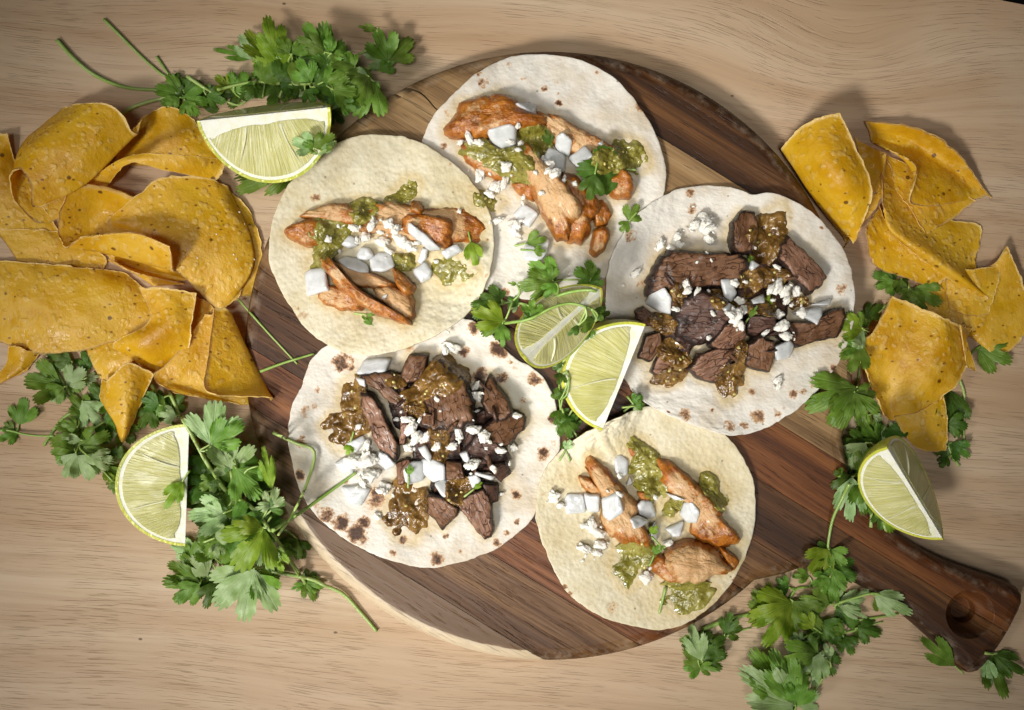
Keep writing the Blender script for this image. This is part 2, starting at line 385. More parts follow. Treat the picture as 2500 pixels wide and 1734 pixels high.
def mat_lime():
    s = NT('lime_rind'); o = s.obj(); n = s.noise(o, 40, 3); v = s.vor(o, 650, 'SMOOTH_F1')
    col = s.ramp(n, (.3, (.36, .42, .05)), (.5, (.58, .59, .07)), (.7, (.70, .67, .10)))
    s.fin(col, .32, s.bump(v, .0006, .6), sss=.15, rad=(.001, .001, .0003), coat=.2)
    s = NT('lime_pith'); o = s.obj(); n = s.noise(o, 220, 3); col = s.mix(s.ss(n, .4, .7), (.86, .85, .73), (.80, .79, .56))
    s.fin(col, .5, s.bump(n, .0005, .5), sss=.3, rad=(.002, .002, .001))
    s = NT('lime_membrane'); s.fin((.72, .70, .44), .35, None, sss=.3, rad=(.003, .003, .0012))
    s = NT('lime_pulp'); o = s.obj(); x, y, z = s.sep(o)
    r = s.n('ShaderNodeVectorMath', operation='LENGTH'); s.l(s.comb(0.0, y, z), r.inputs[0])
    xs = s.math('DIVIDE', x, s.math('ADD', .45, s.math('MULTIPLY', r.outputs['Value'], 14)))
    st = s.noise(s.comb(s.math('MULTIPLY', xs, 800), s.math('MULTIPLY', r.outputs['Value'], 60), s.math('MULTIPLY', z, 8)), 1, 3, .6, .6)
    n = s.noise(o, 70, 2)
    col = s.mix(s.ss(st, .35, .68), (.56, .53, .18), (.72, .69, .36)); col = s.mix(s.ss(n, .45, .7, 0, .6), col, (.46, .44, .12))
    col = s.mix(s.ss(s.noise(s.comb(s.math('MULTIPLY', xs, 1100), s.math('MULTIPLY', r.outputs['Value'], 220), 0.0), 1, 2), .66, .74, 0, .7), col, (.86, .85, .70))
    s.fin(col, .3, s.bump(st, .0009, .9), sss=.4, rad=(.004, .0038, .0012), coat=.3)
mat_lime()
s = NT('dark_floor'); o = s.obj(); s.fin(s.mix(s.noise(o, 6, 3), (.012, .010, .009), (.03, .026, .022)), .6)

# ------------------------------------------------------------------ shape helpers
def resample(q, n, closed=True, smooth=True):
    q = np.asarray(q, float); m = len(q)
    if smooth:
        out = []; segs = m if closed else m-1
        for i in range(segs):
            if closed: a, b, c, d = q[(i-1) % m], q[i], q[(i+1) % m], q[(i+2) % m]
            else: a, b, c, d = q[max(i-1, 0)], q[i], q[i+1], q[min(i+2, m-1)]
            t = np.linspace(0, 1, 13)[:-1, None]
            out.append(.5*((2*b) + (-a + c)*t + (2*a - 5*b + 4*c - d)*t**2 + (-a + 3*b - 3*c + d)*t**3))
        if not closed: out.append(q[-1:])
        q = np.concatenate(out)
    if closed: q = np.concatenate([q, q[:1]])
    L = np.concatenate([[0], np.cumsum(np.linalg.norm(np.diff(q, axis=0), axis=1))])
    s_ = np.linspace(0, L[-1], n + (1 if closed else 0))
    r = np.stack([np.interp(s_, L, q[:, k]) for k in range(q.shape[1])], 1)
    return r[:-1] if closed else r
def principal(v):
    d = v[:, :2] - v[:, :2].mean(0); w, e = np.linalg.eigh(d.T @ d); a = e[:, 1]
    return a
def pillow(name, out, thick, mat, n=56, rings=10, p=4.0, soft=.004, rigid=False, amp=.0, freq=120, seed=0, sink=.0004, smooth=True,
           parent=None, hm=None, extra=None, tilt=(0, 0), jit=0.0, grow=1, floor=None, corner=.18, wavy=0.0, grain=0.0, scale=1.0):
    """a piece of food from its outline seen from above: resting base, domed or flat top, rounded side"""
    out = np.asarray(out, float)[:, :2]
    if not smooth:                       # straight sides with slightly rounded corners
        q = []
        m = len(out)
        for i in range(m):
            a, b, c = out[i-1], out[i], out[(i+1) % m]; q += [b + (a-b)*corner, b + (a-b)*corner*.3 + (c-b)*corner*.3, b + (c-b)*corner]
        out = np.array(q)
    o2 = resample(out, n, True, smooth)
    c = o2.mean(0); o2 = c + (o2-c)*scale
    if jit:
        ang = np.arange(n)[:, None]; nn = fbm(np.c_[o2*1.0, np.zeros(n)] + seed, 260, 3, seed); o2 = c + (o2-c)*(1 + jit*nn)[:, None]
    t = np.sin(np.linspace(0, 1, rings+1)*math.pi/2)
    V = [c[None]]; T = [np.zeros(1)]
    for k in range(1, rings+1):
        V.append(c + (o2-c)*t[k]); T.append(np.full(n, t[k]))
    V = np.concatenate(V); T = np.concatenate(T)
    rad = np.abs(o2-c).max()
    if rigid:
        bz = hs(V[:, 0], V[:, 1], soft, hm); A = np.c_[V - c, np.ones(len(V))]
        w, *_ = np.linalg.lstsq(A, bz, rcond=None)
        w[:2] = np.clip(w[:2], -.8, .8); base = A @ w; base += np.percentile(bz - base, 70)*.8
    else:
        base = hs(V[:, 0], V[:, 1], soft, hm)
    if floor is not None: base = np.maximum(base, floor)
    base = base - sink
    h = thick*np.power(np.clip(1 - T**p, 0, 1), 1/ max(p*.55, 1.2))
    top = base + h + (V[:, 0]-c[0])*tilt[0]*(1-T**p*.5) + (V[:, 1]-c[1])*tilt[1]*(1-T**p*.5)
    P3 = np.c_[V, top]
    if amp: P3[:, 2] += amp*fbm(np.c_[V, np.zeros(len(V))] + seed*.37, freq, 3, seed)*np.clip((1-T**6)*1.4, 0, 1)
    if grain:
        a_ = principal(o2); dl = V-c; gg = np.c_[dl[:, 0]*a_[0]+dl[:, 1]*a_[1], (-dl[:, 0]*a_[1]+dl[:, 1]*a_[0])*2.6, np.zeros(len(V))] + seed*.11
        P3[:, 2] += grain*fbm(gg, 62, 4, seed)*np.clip((1-T**8)*1.5, 0, 1); P3[:, 2] += grain*.9*(1-2*np.abs(fbm(np.c_[V, 0*T]+seed*.23, 85, 2, seed+5)))*(1-T**8)
    if wavy:
        ww = wavy*np.clip(T*1.3-.3, 0, 1)**2*(fbm(np.c_[V, np.zeros(len(V))] + seed*.7, 22, 2, seed)+.35); ww = np.maximum(ww, 0); P3[:, 2] += ww; base = base + ww
    b = len(P3)
    bot_ring = np.c_[c + (o2-c)*.985, base[-n:]-.0001]; bot_mid = np.c_[c + (o2-c)*.5, base[-2*n:-n] if rings > 2 else base[-n:]]
    bot_mid[:, 2] = np.minimum(hs(bot_mid[:, 0], bot_mid[:, 1], soft, hm), base[-n:]) if not rigid else base[-n:]*.5+base[0]*.5
    if floor is not None: bot_mid[:, 2] = np.maximum(bot_mid[:, 2], floor)
    bot_mid[:, 2] -= sink
    VV = np.concatenate([P3, bot_ring, bot_mid, np.array([[c[0], c[1], base[0]]])])
    F = [(0, 1+i, 1+(i+1) % n) for i in range(n)]
    for k in range(rings-1):
        s0 = 1+k*n; s1 = s0+n
        F += [(s0+i, s1+i, s1+(i+1) % n, s0+(i+1) % n) for i in range(n)]
    last = 1+(rings-1)*n
    F += [(last+i, b+i, b+(i+1) % n, last+(i+1) % n) for i in range(n)]
    F += [(b+i, b+n+i, b+n+(i+1) % n, b+(i+1) % n) for i in range(n)]
    F += [(b+n+i, b+2*n, b+n+(i+1) % n) for i in range(n)]
    TT = np.concatenate([T, np.ones(n), np.full(n, .5), [0]])
    a = principal(o2); loc = VV - np.r_[c, VV[:, 2].min()]
    gc = np.c_[loc[:, 0]*a[0] + loc[:, 1]*a[1], -loc[:, 0]*a[1] + loc[:, 1]*a[0], loc[:, 2]] + seed*.013
    at = {'rim': TT, 'gc': gc}
    if extra: at.update(extra(VV))
    o = mesh_obj(name, VV, F, mat, parent, np.r_[c, VV[:, 2].min()], at)
    if hm is None: splat(P3, None, grow)
    return o, VV, P3
def sheet(g, thick, jit=.0, seed=0):
    """closed thin sheet from a grid of points; returns verts, faces, rim"""
    R, C = g.shape[:2]
    du = np.gradient(g, axis=0); dv = np.gradient(g, axis=1)
    nn = np.cross(du, dv); L = np.linalg.norm(nn, axis=2, keepdims=True)
    nn = np.where(L > 1e-12, nn/np.maximum(L, 1e-12), np.array([0, 0, 1.0]))
    for _ in range(2):
        k = nn.copy()
        for ax in (0, 1):
            for d in (-1, 1): k += np.roll(nn, d, ax)*.0 + nn
        nn = k/np.maximum(np.linalg.norm(k, axis=2, keepdims=True), 1e-9)
    A = (g + nn*thick/2).reshape(-1, 3); B = (g - nn*thick/2).reshape(-1, 3); N = R*C
    F = []
    for i in range(R-1):
        for j in range(C-1):
            a = i*C+j; F.append((a, a+C, a+C+1, a+1)); F.append((N+a, N+a+1, N+a+C+1, N+a+C))
    ed = [i*C for i in range(R)], [i*C+C-1 for i in range(R)], list(range(C)), [(R-1)*C+j for j in range(C)]
    for q, (e, fl) in enumerate(zip(ed, (0, 1, 1, 0))):
        for a, b in zip(e[:-1], e[1:]): F.append((a, b, N+b, N+a) if not fl else (b, a, N+a, N+b))
    u = np.abs(np.linspace(-1, 1, R))[:, None]; v = np.abs(np.linspace(-1, 1, C))[None]
    rim = np.maximum(u + 0*v, v + 0*u).ravel()
    return np.concatenate([A, B]), F, np.concatenate([rim, rim])
def cr(ctrl, n, axis):
    ctrl = np.moveaxis(ctrl, axis, 0); m = len(ctrl); out = []
    for t in np.linspace(0, m-1-1e-9, n):
        i = int(t); f = t-i
        if m == 2: out.append(ctrl[0]*(1-f)+ctrl[1]*f); continue
        b, c = ctrl[i], ctrl[i+1]; a = ctrl[i-1] if i > 0 else 2*b-c; d = ctrl[i+2] if i+2 < m else 2*c-b
        out.append(.5*((2*b) + (-a + c)*f + (2*a - 5*b + 4*c - d)*f**2 + (-a + 3*b - 3*c + d)*f**3))
    return np.moveaxis(np.array(out), 0, axis)
def tube(p, r, seg=8, r2=None):
    p = np.asarray(p, float); n = len(p); tg = np.gradient(p, axis=0); tg /= np.maximum(np.linalg.norm(tg, axis=1, keepdims=True), 1e-9)
    up = np.array([0, 0, 1.0]); V = []
    rr = np.linspace(r, r if r2 is None else r2, n)
    for i in range(n):
        s_ = np.cross(tg[i], up); l = np.linalg.norm(s_); s_ = s_/l if l > 1e-6 else np.array([1, 0, 0.]); w = np.cross(s_, tg[i])
        for k in range(seg):
            a = 2*math.pi*k/seg; V.append(p[i] + rr[i]*(s_*math.cos(a) + w*math.sin(a)))
    F = []
    for i in range(n-1):
        for k in range(seg): F.append((i*seg+k, i*seg+(k+1) % seg, (i+1)*seg+(k+1) % seg, (i+1)*seg+k))
    F.append(tuple(range(seg))[::-1]); F.append(tuple((n-1)*seg+k for k in range(seg)))
    return np.array(V), F

# ================================================================== SETTING
fl = mesh_obj('floor', [(-3, -3, -.75), (3, -3, -.75), (3, 3, -.75), (-3, 3, -.75)], [(0, 1, 2, 3)], 'dark_floor', origin=np.zeros(3)); tag(fl, kind='structure')
tp = [P(a, b)[:2] for a, b in ((-2200, -520), (1500, -190), (2300, -42), (2440, 0), (2520, 16), (2680, 62), (2860, 150), (2960, 300), (3000, 600), (3000, 3200), (-2200, 3200))]
bm = bmesh.new(); vs = [bm.verts.new((a, b, 0)) for a, b in tp]; fc = bm.faces.new(vs)
bmesh.ops.recalc_face_normals(bm, faces=[fc])
ex = bmesh.ops.extrude_face_region(bm, geom=[fc]); bmesh.ops.translate(bm, verts=[v for v in ex['geom'] if isinstance(v, bmesh.types.BMVert)], vec=(0, 0, -.03))
bmesh.ops.recalc_face_normals(bm, faces=bm.faces)
me = bpy.data.meshes.new('table_top'); bm.to_mesh(me); bm.free(); me.materials.append(MATS['table_wood'])
tb = bpy.data.objects.new('table_top', me); COL.objects.link(tb); tag(tb, kind='structure')

# ================================================================== CUTTING BOARD
BZ = .016
bc = P(1341, 869, BZ); ANG = math.atan2(670, 1090)
fs = S*(D-.009)/D; RB = 742*fs
ca, sa = math.cos(-ANG), math.sin(-ANG)
def uv2w(u, v):            # board coordinates in photo pixels: u along the handle, v to its lower side
    x, y = u*fs, -v*fs
    return bc[0] + x*ca - y*sa, bc[1] + x*sa + y*ca
outl = []
for a in np.linspace(math.radians(16), math.radians(344), 150): outl.append((742*math.cos(a), 742*math.sin(a)))
hl = [(742, -178), (778, -132), (820, -104), (900, -86), (1000, -76), (1100, -84), (1200, -106), (1250, -117), (1275, -114), (1293, -96), (1299, -60),
      (1303, 0), (1299, 66), (1292, 104), (1274, 124), (1246, 126), (1180, 106), (1080, 88), (980, 80), (900, 84), (830, 98), (790, 124), (752, 172)]
hl = resample(np.array([(a, b) for a, b in hl]), 70, False)
outl = outl + [tuple(q) for q in hl[1:-1]]
bm = bmesh.new()
q = [(a*fs, -b*fs) for a, b in outl]
bv = [bm.verts.new((a, b, 0.0005)) for a, b in q]; f0 = bm.faces.new(bv)
ex = bmesh.ops.extrude_face_region(bm, geom=[f0]); tv = [v for v in ex['geom'] if isinstance(v, bmesh.types.BMVert)]
bmesh.ops.translate(bm, verts=tv, vec=(0, 0, BZ-.0005)); bmesh.ops.recalc_face_normals(bm, faces=bm.faces)
bm.edges.ensure_lookup_table()
te = [e for e in bm.edges if all(v.co.z > BZ-.0001 for v in e.verts)]
bmesh.ops.bevel(bm, geom=te, offset=.0078, offset_type='OFFSET', segments=4, profile=.5, affect='EDGES', clamp_overlap=False)
be = [e for e in bm.edges if all(v.co.z < .0006 for v in e.verts)]
bmesh.ops.bevel(bm, geom=be, offset=.002, segments=2, profile=.5, affect='EDGES')
board = empty('cutting_board', (bc[0], bc[1], 0)); board.rotation_euler = (0, 0, -ANG)
tag(board, 'round dark acacia cutting board with a long handle lying on the table', 'cutting board')
cuts = [-800, -588, -345, -150, -10, 120, 235, 360, 480, 632, 800]
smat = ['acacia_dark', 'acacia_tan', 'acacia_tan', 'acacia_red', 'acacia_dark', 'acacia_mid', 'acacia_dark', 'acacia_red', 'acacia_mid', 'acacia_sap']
def lathe_cutter(u, v, prof):
    b2 = bmesh.new(); n = 40; rings = []
    for r, z in prof: rings.append([b2.verts.new((u*fs + r*fs*math.cos(2*math.pi*k/n), -v*fs + r*fs*math.sin(2*math.pi*k/n), z)) for k in range(n)])
    for A, B in zip(rings[:-1], rings[1:]):
        for k in range(n): b2.faces.new((A[k], A[(k+1) % n], B[(k+1) % n], B[k]))
    b2.faces.new(rings[0][::-1]); b2.faces.new(rings[-1]); bmesh.ops.recalc_face_normals(b2, faces=b2.faces)
    m = bpy.data.meshes.new('cut'); b2.to_mesh(m); b2.free(); return bpy.data.objects.new('cut', m)
hole = lathe_cutter(1190, 0, [(28, .0012), (30, .0020), (30, .0075), (36, .0085), (50, .0115), (57, .0150), (60, .0165), (60, .03)])
def wedge_cutter(p0, p1, w, dep):
    b2 = bmesh.new(); a = np.array(p0); b = np.array(p1); d = (b-a)/np.linalg.norm(b-a); nrm = np.array([-d[1], d[0]]); n = 16; L = []
    for k in range(n+1):
        t = k/n; c = a+(b-a)*t + nrm*4*math.sin(t*9); ww = w*(math.sin(math.pi*min(max(t, .03), .97))**.6)
        L.append([b2.verts.new((*( (c+nrm*ww*s_)*np.array([fs, -fs])), z)) for s_, z in ((1, .03), (-1, .03), (-.6, BZ-dep), (.6, BZ-dep))])
    for A, B in zip(L[:-1], L[1:]):
        for k in range(4): b2.faces.new((A[k], A[(k+1) % 4], B[(k+1) % 4], B[k]))
    b2.faces.new(L[0][::-1]); b2.faces.new(L[-1]); bmesh.ops.recalc_face_normals(b2, faces=b2.faces)
    m = bpy.data.meshes.new('cut'); b2.to_mesh(m); b2.free(); return bpy.data.objects.new('cut', m)
def w2uv(x, y):
    dx, dy = x-1341, y-869; return dx*math.cos(ANG)+dy*math.sin(ANG), -dx*math.sin(ANG)+dy*math.cos(ANG)
crack = wedge_cutter(w2uv(972, 196), w2uv(1090, 286), 3.0, .004)
COL.objects.link(hole); COL.objects.link(crack)
for i, (v0, v1) in enumerate(zip(cuts[:-1], cuts[1:])):
    b2 = bm.copy(); gap = .00012
    for (vv, sgn) in ((v0, 1), (v1, -1)):
        yy = -vv*fs - sgn*gap
        r = bmesh.ops.bisect_plane(b2, geom=b2.verts[:]+b2.edges[:]+b2.faces[:], plane_co=(0, yy, 0), plane_no=(0, sgn, 0), clear_outer=True)
        ce = [e for e in r['geom_cut'] if isinstance(e, bmesh.types.BMEdge)]
        if ce: bmesh.ops.edgenet_fill(b2, edges=ce)
    b2.normal_update()
    me = bpy.data.meshes.new('stave'); b2.to_mesh(me); b2.free()
    o = bpy.data.objects.new('stave', me); COL.objects.link(o)
    cc = [c for c, t in ((hole, v0 < 62 and v1 > -62), (crack, -420 < (v0+v1)/2 < -200 or v0 == -588)) if t]
    if cc:
        for c in cc:
            md = o.modifiers.new('b', 'BOOLEAN'); md.object = c; md.operation = 'DIFFERENCE'; md.solver = 'EXACT'
        bpy.context.view_layer.update()
        dg = bpy.context.evaluated_depsgraph_get(); me2 = bpy.data.meshes.new_from_object(o.evaluated_get(dg)); o.modifiers.clear(); o.data = me2; me = me2
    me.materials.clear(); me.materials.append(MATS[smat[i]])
    co = np.array([v.co[:] for v in me.vertices])
    at = me.attributes.new('wear', 'FLOAT', 'POINT'); at.data.foreach_set('value', np.where((co[:, 2] > BZ-.004) & (co[:, 2] < BZ-.0003) , 1.0, 0.0))
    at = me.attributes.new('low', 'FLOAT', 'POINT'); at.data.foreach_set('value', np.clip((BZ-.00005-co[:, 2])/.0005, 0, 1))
    me.polygons.foreach_set('use_smooth', [abs(p.normal.z) < .97 and p.normal.z > .02 for p in me.polygons])
    o.parent = board
bm.free(); bpy.data.objects.remove(hole); bpy.data.objects.remove(crack)
# board into the height map
gy, gx = np.mgrid[0:NY, 0:NX]; wx = gx*G-HX-bc[0]; wy = gy*G-HY-bc[1]
bu = (wx*ca + wy*sa)/fs; bvv = -(-wx*sa + wy*ca)/fs
hw = np.interp(bu, [700, 820, 1000, 1250, 1300], [170, 100, 78, 118, 90])
inb = (bu**2+bvv**2 < 738**2) | ((bu > 600) & (bu < 1300) & (np.abs(bvv) < hw))
H[inb] = BZ

# ================================================================== BUILDERS
TN = {1: 'the corn tortilla beside the big chip pile', 2: 'the flour tortilla with chicken', 3: 'the faintly browned flour tortilla with steak',
      4: 'the dark-spotted flour tortilla with steak', 5: 'the corn tortilla nearest the board handle'}
def tortilla(k, s, mat, label, toast, oil=(), thick=.0024, seed=0, soft=.012, hm=None, wavy=.0):
    out = pts(k, s, BZ+.002)
    tv = [(P(*px(k, a, b), BZ+.002), r*CR[k][2]*S, w) for a, b, r, w in toast]; ov = [(P(*px(k, a, b), BZ+.002), r*CR[k][2]*S, w) for a, b, r, w in oil]
    def extra(V):
        T = np.zeros(len(V)); O = np.zeros(len(V))
        nz = fbm(np.c_[V[:, :2], np.zeros(len(V))], 330, 2, seed)
        for c, r, w in tv:
            d = np.hypot(V[:, 0]-c[0], V[:, 1]-c[1])/r; T = np.maximum(T, w*np.clip(1.45-d*(1+.35*nz), 0, 1))
        for c, r, w in ov:
            d = np.hypot(V[:, 0]-c[0], V[:, 1]-c[1])/r; O = np.maximum(O, w*np.clip(1.3-d*(1+.3*nz), 0, 1))
        return {'toast': T, 'oil': O}
    o, V, T3 = pillow('tortilla', out, thick, mat, n=240, rings=64, p=26, soft=soft, amp=.0009, freq=70, seed=seed, sink=.0, jit=.011, floor=BZ, extra=extra, hm=hm, wavy=.0045)
    tag(o, label, 'tortilla', 'tortillas on the board')
    if hm is not None: splat(T3)
    return o
def meat(name, k, s, thick, mat, label, seed, p=3.2, amp=.0016, freq=110, tilt=(0, 0), group=None, soft=.005):
    stk = name == 'steak_slice'
    tl = (RNG.uniform(-.3, .3), RNG.uniform(-.3, .3)) if stk else (RNG.uniform(-.2, .2), RNG.uniform(-.2, .2))
    o, V, T3 = pillow(name, pts(k, s, BZ+.008), thick, mat, n=120, rings=24, p=9 if stk else 4.2, soft=soft, amp=amp, freq=freq, seed=seed, tilt=tl, jit=.15, sink=.0012, smooth=False, corner=.07 if stk else .20, rigid=True,
                      grain=.0006 if stk else .0010, scale=1.10 if stk else 1.13)
    STAIN.append(T3[-120:, :2].copy()); tag(o, label, name.split('_')[0] if name != 'steak_slice' else 'steak', group); return o
CH = []
def lump_mesh(i):
    b2 = bmesh.new(); bmesh.ops.create_icosphere(b2, subdivisions=4, radius=1)
    co = np.array([v.co[:] for v in b2.verts]); r0 = np.random.RandomState(100+i); k = 11+r0.randint(6)
    c = r0.normal(size=(k, 3)); c /= np.linalg.norm(c, axis=1, keepdims=True); hgt = .12+.24*r0.rand(k); w = .05+.12*r0.rand(k)
    d2 = ((co[:, None]-c[None])**2).sum(2); r = .66 + (hgt*np.exp(-d2/w)).max(1) + .22*fbm(co + i*3.1, 2.6, 4, i) + .12*fbm(co + i, 8, 2, i+40)
    r = r - .16*np.abs(fbm(co + i*1.7, 3.4, 3, i+9)); co = co*r[:, None]*np.array([1.08, .55+.4*r0.rand(), .66]); n = len(co)
    for v, q in zip(b2.verts, co): v.co = q
    m = bpy.data.meshes.new('cheese_crumble'); b2.to_mesh(m); b2.free(); m.polygons.foreach_set('use_smooth', [True]*len(m.polygons)); m.materials.append(MATS['fresh_cheese'])
    return m, co
CH = [lump_mesh(i) for i in range(9)]
cheese_n = 0
def cheese(k, s, t):
    global cheese_n
    v = nums(s); dust = []
    for i in range(0, len(v), 3):
        if v[i+2] > 33:
            a_ = RNG.rand()*6.28; d_ = v[i+2]*RNG.uniform(1.0, 1.7); dust += [v[i]+d_*math.cos(a_), v[i+1]+d_*math.sin(a_), RNG.uniform(8, 15)]
    v = v + dust
    for i in range(0, len(v), 3):
        r = v[i+2]*CR[k][2]*S*1.24; w0 = P(*px(k, v[i], v[i+1]), BZ+.010)
        z = hs(w0[0], w0[1], r*.7); z = float(z); w0 = P(*px(k, v[i], v[i+1]), z + r*.4)
        m, co = CH[cheese_n % len(CH)]; cheese_n += 1
        o = bpy.data.objects.new('cheese_crumble', m); COL.objects.link(o); a = RNG.rand()*6.28
        zb = z - co[:, 2].min()*r*.62 - .0002; o.location = (w0[0], w0[1], zb); o.scale = (r, r, r*.9); o.rotation_euler = (0, 0, a)
        sz = 'large' if v[i+2]*CR[k][2] > 17 else ('medium' if v[i+2]*CR[k][2] > 11.5 else 'tiny')
        tag(o, f'{sz} white fresh cheese crumble on {TN[t]}', 'cheese', f'{sz} cheese crumbles on taco, {TN[t][4:]}')
        sel = co[co[:, 2] > -.1]*r; ss_ = np.c_[sel[:, 0]*math.cos(a)-sel[:, 1]*math.sin(a)+w0[0], sel[:, 0]*math.sin(a)+sel[:, 1]*math.cos(a)+w0[1], sel[:, 2]*.9+zb]; splat(ss_)
def area(k, s):
    q = pts(k, s)[:, :2]; x, y = q[:, 0], q[:, 1]; return abs((x*np.roll(y, -1)-y*np.roll(x, -1)).sum())/2
ORD = ['largest', 'second largest', 'third largest', 'fourth largest', 'fifth largest', 'sixth largest', 'seventh largest', 'eighth largest', 'ninth largest', 'tenth largest', 'eleventh largest', 'smallest']
SALSA = {}; STAIN = []
def relabel():
    for (t, nm), L in SALSA.items():
        L.sort(key=lambda q: -q[0])
        for (a, o), w in zip(L, ORD): o['label'] = f'{w if a != L[-1][0] else "smallest"} glossy {nm} dollop on {TN[t]}'
def onions(k, lst, t, thick=.0032):
    ar = [area(k, s) for s in lst]; rk = np.argsort(np.argsort(-np.array(ar)))
    for i, s in enumerate(lst):
        o, V, T3 = pillow('onion_piece', pts(k, s, BZ+.012), thick*(.8+.5*RNG.rand()), 'raw_onion', n=56, rings=12, p=4.5, soft=.004, rigid=True, amp=.0010, freq=150, jit=.05, seed=i+t*20, smooth=False, sink=.0003,
                          tilt=(RNG.uniform(-.15, .15), RNG.uniform(-.15, .15)), corner=.14)
        q = pts(k, s)[:, :2]; w_ = np.linalg.eigvalsh(np.cov((q-q.mean(0)).T)); el = math.sqrt(w_[1]/max(w_[0], 1e-12)) > 1.75
        d_ = {0: 'largest', 1: 'second largest', len(lst)-1: 'smallest'}.get(int(rk[i]), 'slender' if el else 'blocky')
        tag(o, f'{d_} raw white onion piece on {TN[t]}', 'onion', f'{d_} onion pieces on {TN[t][4:]}')
sb = bmesh.new(); bmesh.ops.create_icosphere(sb, subdivisions=2, radius=1); SEED = bpy.data.meshes.new('seed'); sb.to_mesh(SEED); sb.free()
SEED.materials.append(MATS['pepper_seed']); SEED.polygons.foreach_set('use_smooth', [True]*len(SEED.polygons))
def salsa(k, lst, t, mat, thick=.0048):
    thick *= .62
    nm = 'green tomatillo salsa' if mat == 'salsa_green' else 'brown roasted salsa'
    for i, s in enumerate(lst):
        th = thick
        if s[0] == '*': th = .0016; s = s[1:]
        o, V, T3 = pillow('salsa_dollop', pts(k, s, BZ+.010), th, mat, n=90, rings=20, p=1.8, soft=.003, amp=.0036 if th > .0023 else .0016, freq=190, seed=i*3+t*31, jit=.20, sink=.0006, scale=1.30)
        tag(o, f'glossy {nm} dollop on {TN[t]}', 'salsa', f'salsa dollops on {TN[t][4:]}'); STAIN.append(T3[-90:, :2].copy()); SALSA.setdefault((t, nm), []).append((area(k, s), o))
        for q in range(RNG.randint(1, 5)):
            c = T3[RNG.randint(1, int(len(T3)*.75))]; e = bpy.data.objects.new('seed', SEED); COL.objects.link(e); e.parent = o
            e.location = Vector(c) - o.location; e.scale = (.0009, .0007, .0004); e.rotation_euler = (RNG.uniform(-.4, .4), RNG.uniform(-.4, .4), RNG.rand()*6)

# ------------------------------------------------------------------ chips
sb = bmesh.new(); bmesh.ops.create_cube(sb, size=2); bmesh.ops.bevel(sb, geom=sb.edges[:], offset=.35, segments=1, affect='EDGES'); SALT = bpy.data.meshes.new('salt_grain'); sb.to_mesh(SALT); sb.free()
s = NT('salt'); s.fin((.88, .85, .78), .3); SALT.materials.append(MATS['salt'])
CHIPS = []
def chip(k, rows, label, group, n=34, lift=0.0, thick=.0008, seed=None):
    seed = len(CHIPS)+3
    R = [nums(r) for r in rows]; C = len(R[0])//3
    dz = 0.0
    for it in range(3):
        g = np.array([[P(*px(k, r[3*j], r[3*j+1]), max(r[3*j+2]*.98e-3 + dz, .0008)) for j in range(C)] for r in R])
        g = cr(cr(g, n, 0), n, 1)
        d = np.percentile(hs(g[..., 0], g[..., 1]) + thick*.6 - g[..., 2], 88); dz += d + (lift if it == 0 else 0)
        if it == 0 and lift: dz -= lift
    flat = g.reshape(-1, 3)
    u = np.abs(np.linspace(-1, 1, n))[:, None]; v = np.abs(np.linspace(-1, 1, n))[None]; e = np.maximum(u+0*v, v+0*u)[..., None]**10
    c = g.mean((0, 1)); nz = fbm(flat + seed, 330, 3, seed).reshape(n, n, 1)
    dirs = g-c; dirs /= np.maximum(np.linalg.norm(dirs, axis=2, keepdims=True), 1e-6)
    g = g + dirs*nz*.0013*e
    g[..., 2] += .0013*fbm(flat + seed*2, 60, 2, seed).reshape(n, n) + .0004*fbm(flat + seed*2, 240, 2, seed).reshape(n, n)
    g[..., 2] = np.maximum(g[..., 2], .0012 + .0004*fbm(flat, 90, 2, seed).reshape(n, n))
    V, F, rim = sheet(g, thick)
    o = mesh_obj('tortilla_chip', V, F, 'fried_chip', attrs={'rim': rim}); tag(o, label, 'chip', group); CHIPS.append(o)
    nf = 2*(n-1)*(n-1); o.data.polygons.foreach_set('use_smooth', [i < nf for i in range(len(F))])
    if 'salted' in label:
        top = np.where(V[:n*n, 2].reshape(n, n) > V[n*n:, 2].reshape(n, n), 1, 0)
        for q in range(10):
            a_, b_ = RNG.randint(int(n*.35), int(n*.9)), RNG.randint(int(n*.15), int(n*.85)); c = V[a_*n+b_] if top[a_, b_] else V[n*n+a_*n+b_]
            e = bpy.data.objects.new('salt_grain', SALT); COL.objects.link(e); e.parent = o; e.location = Vector(c) - o.location
            e.scale = [.00032*RNG.uniform(.5, 1.5)]*3; e.rotation_euler = (RNG.rand(), RNG.rand(), RNG.rand()*3)
    splat(V); return o

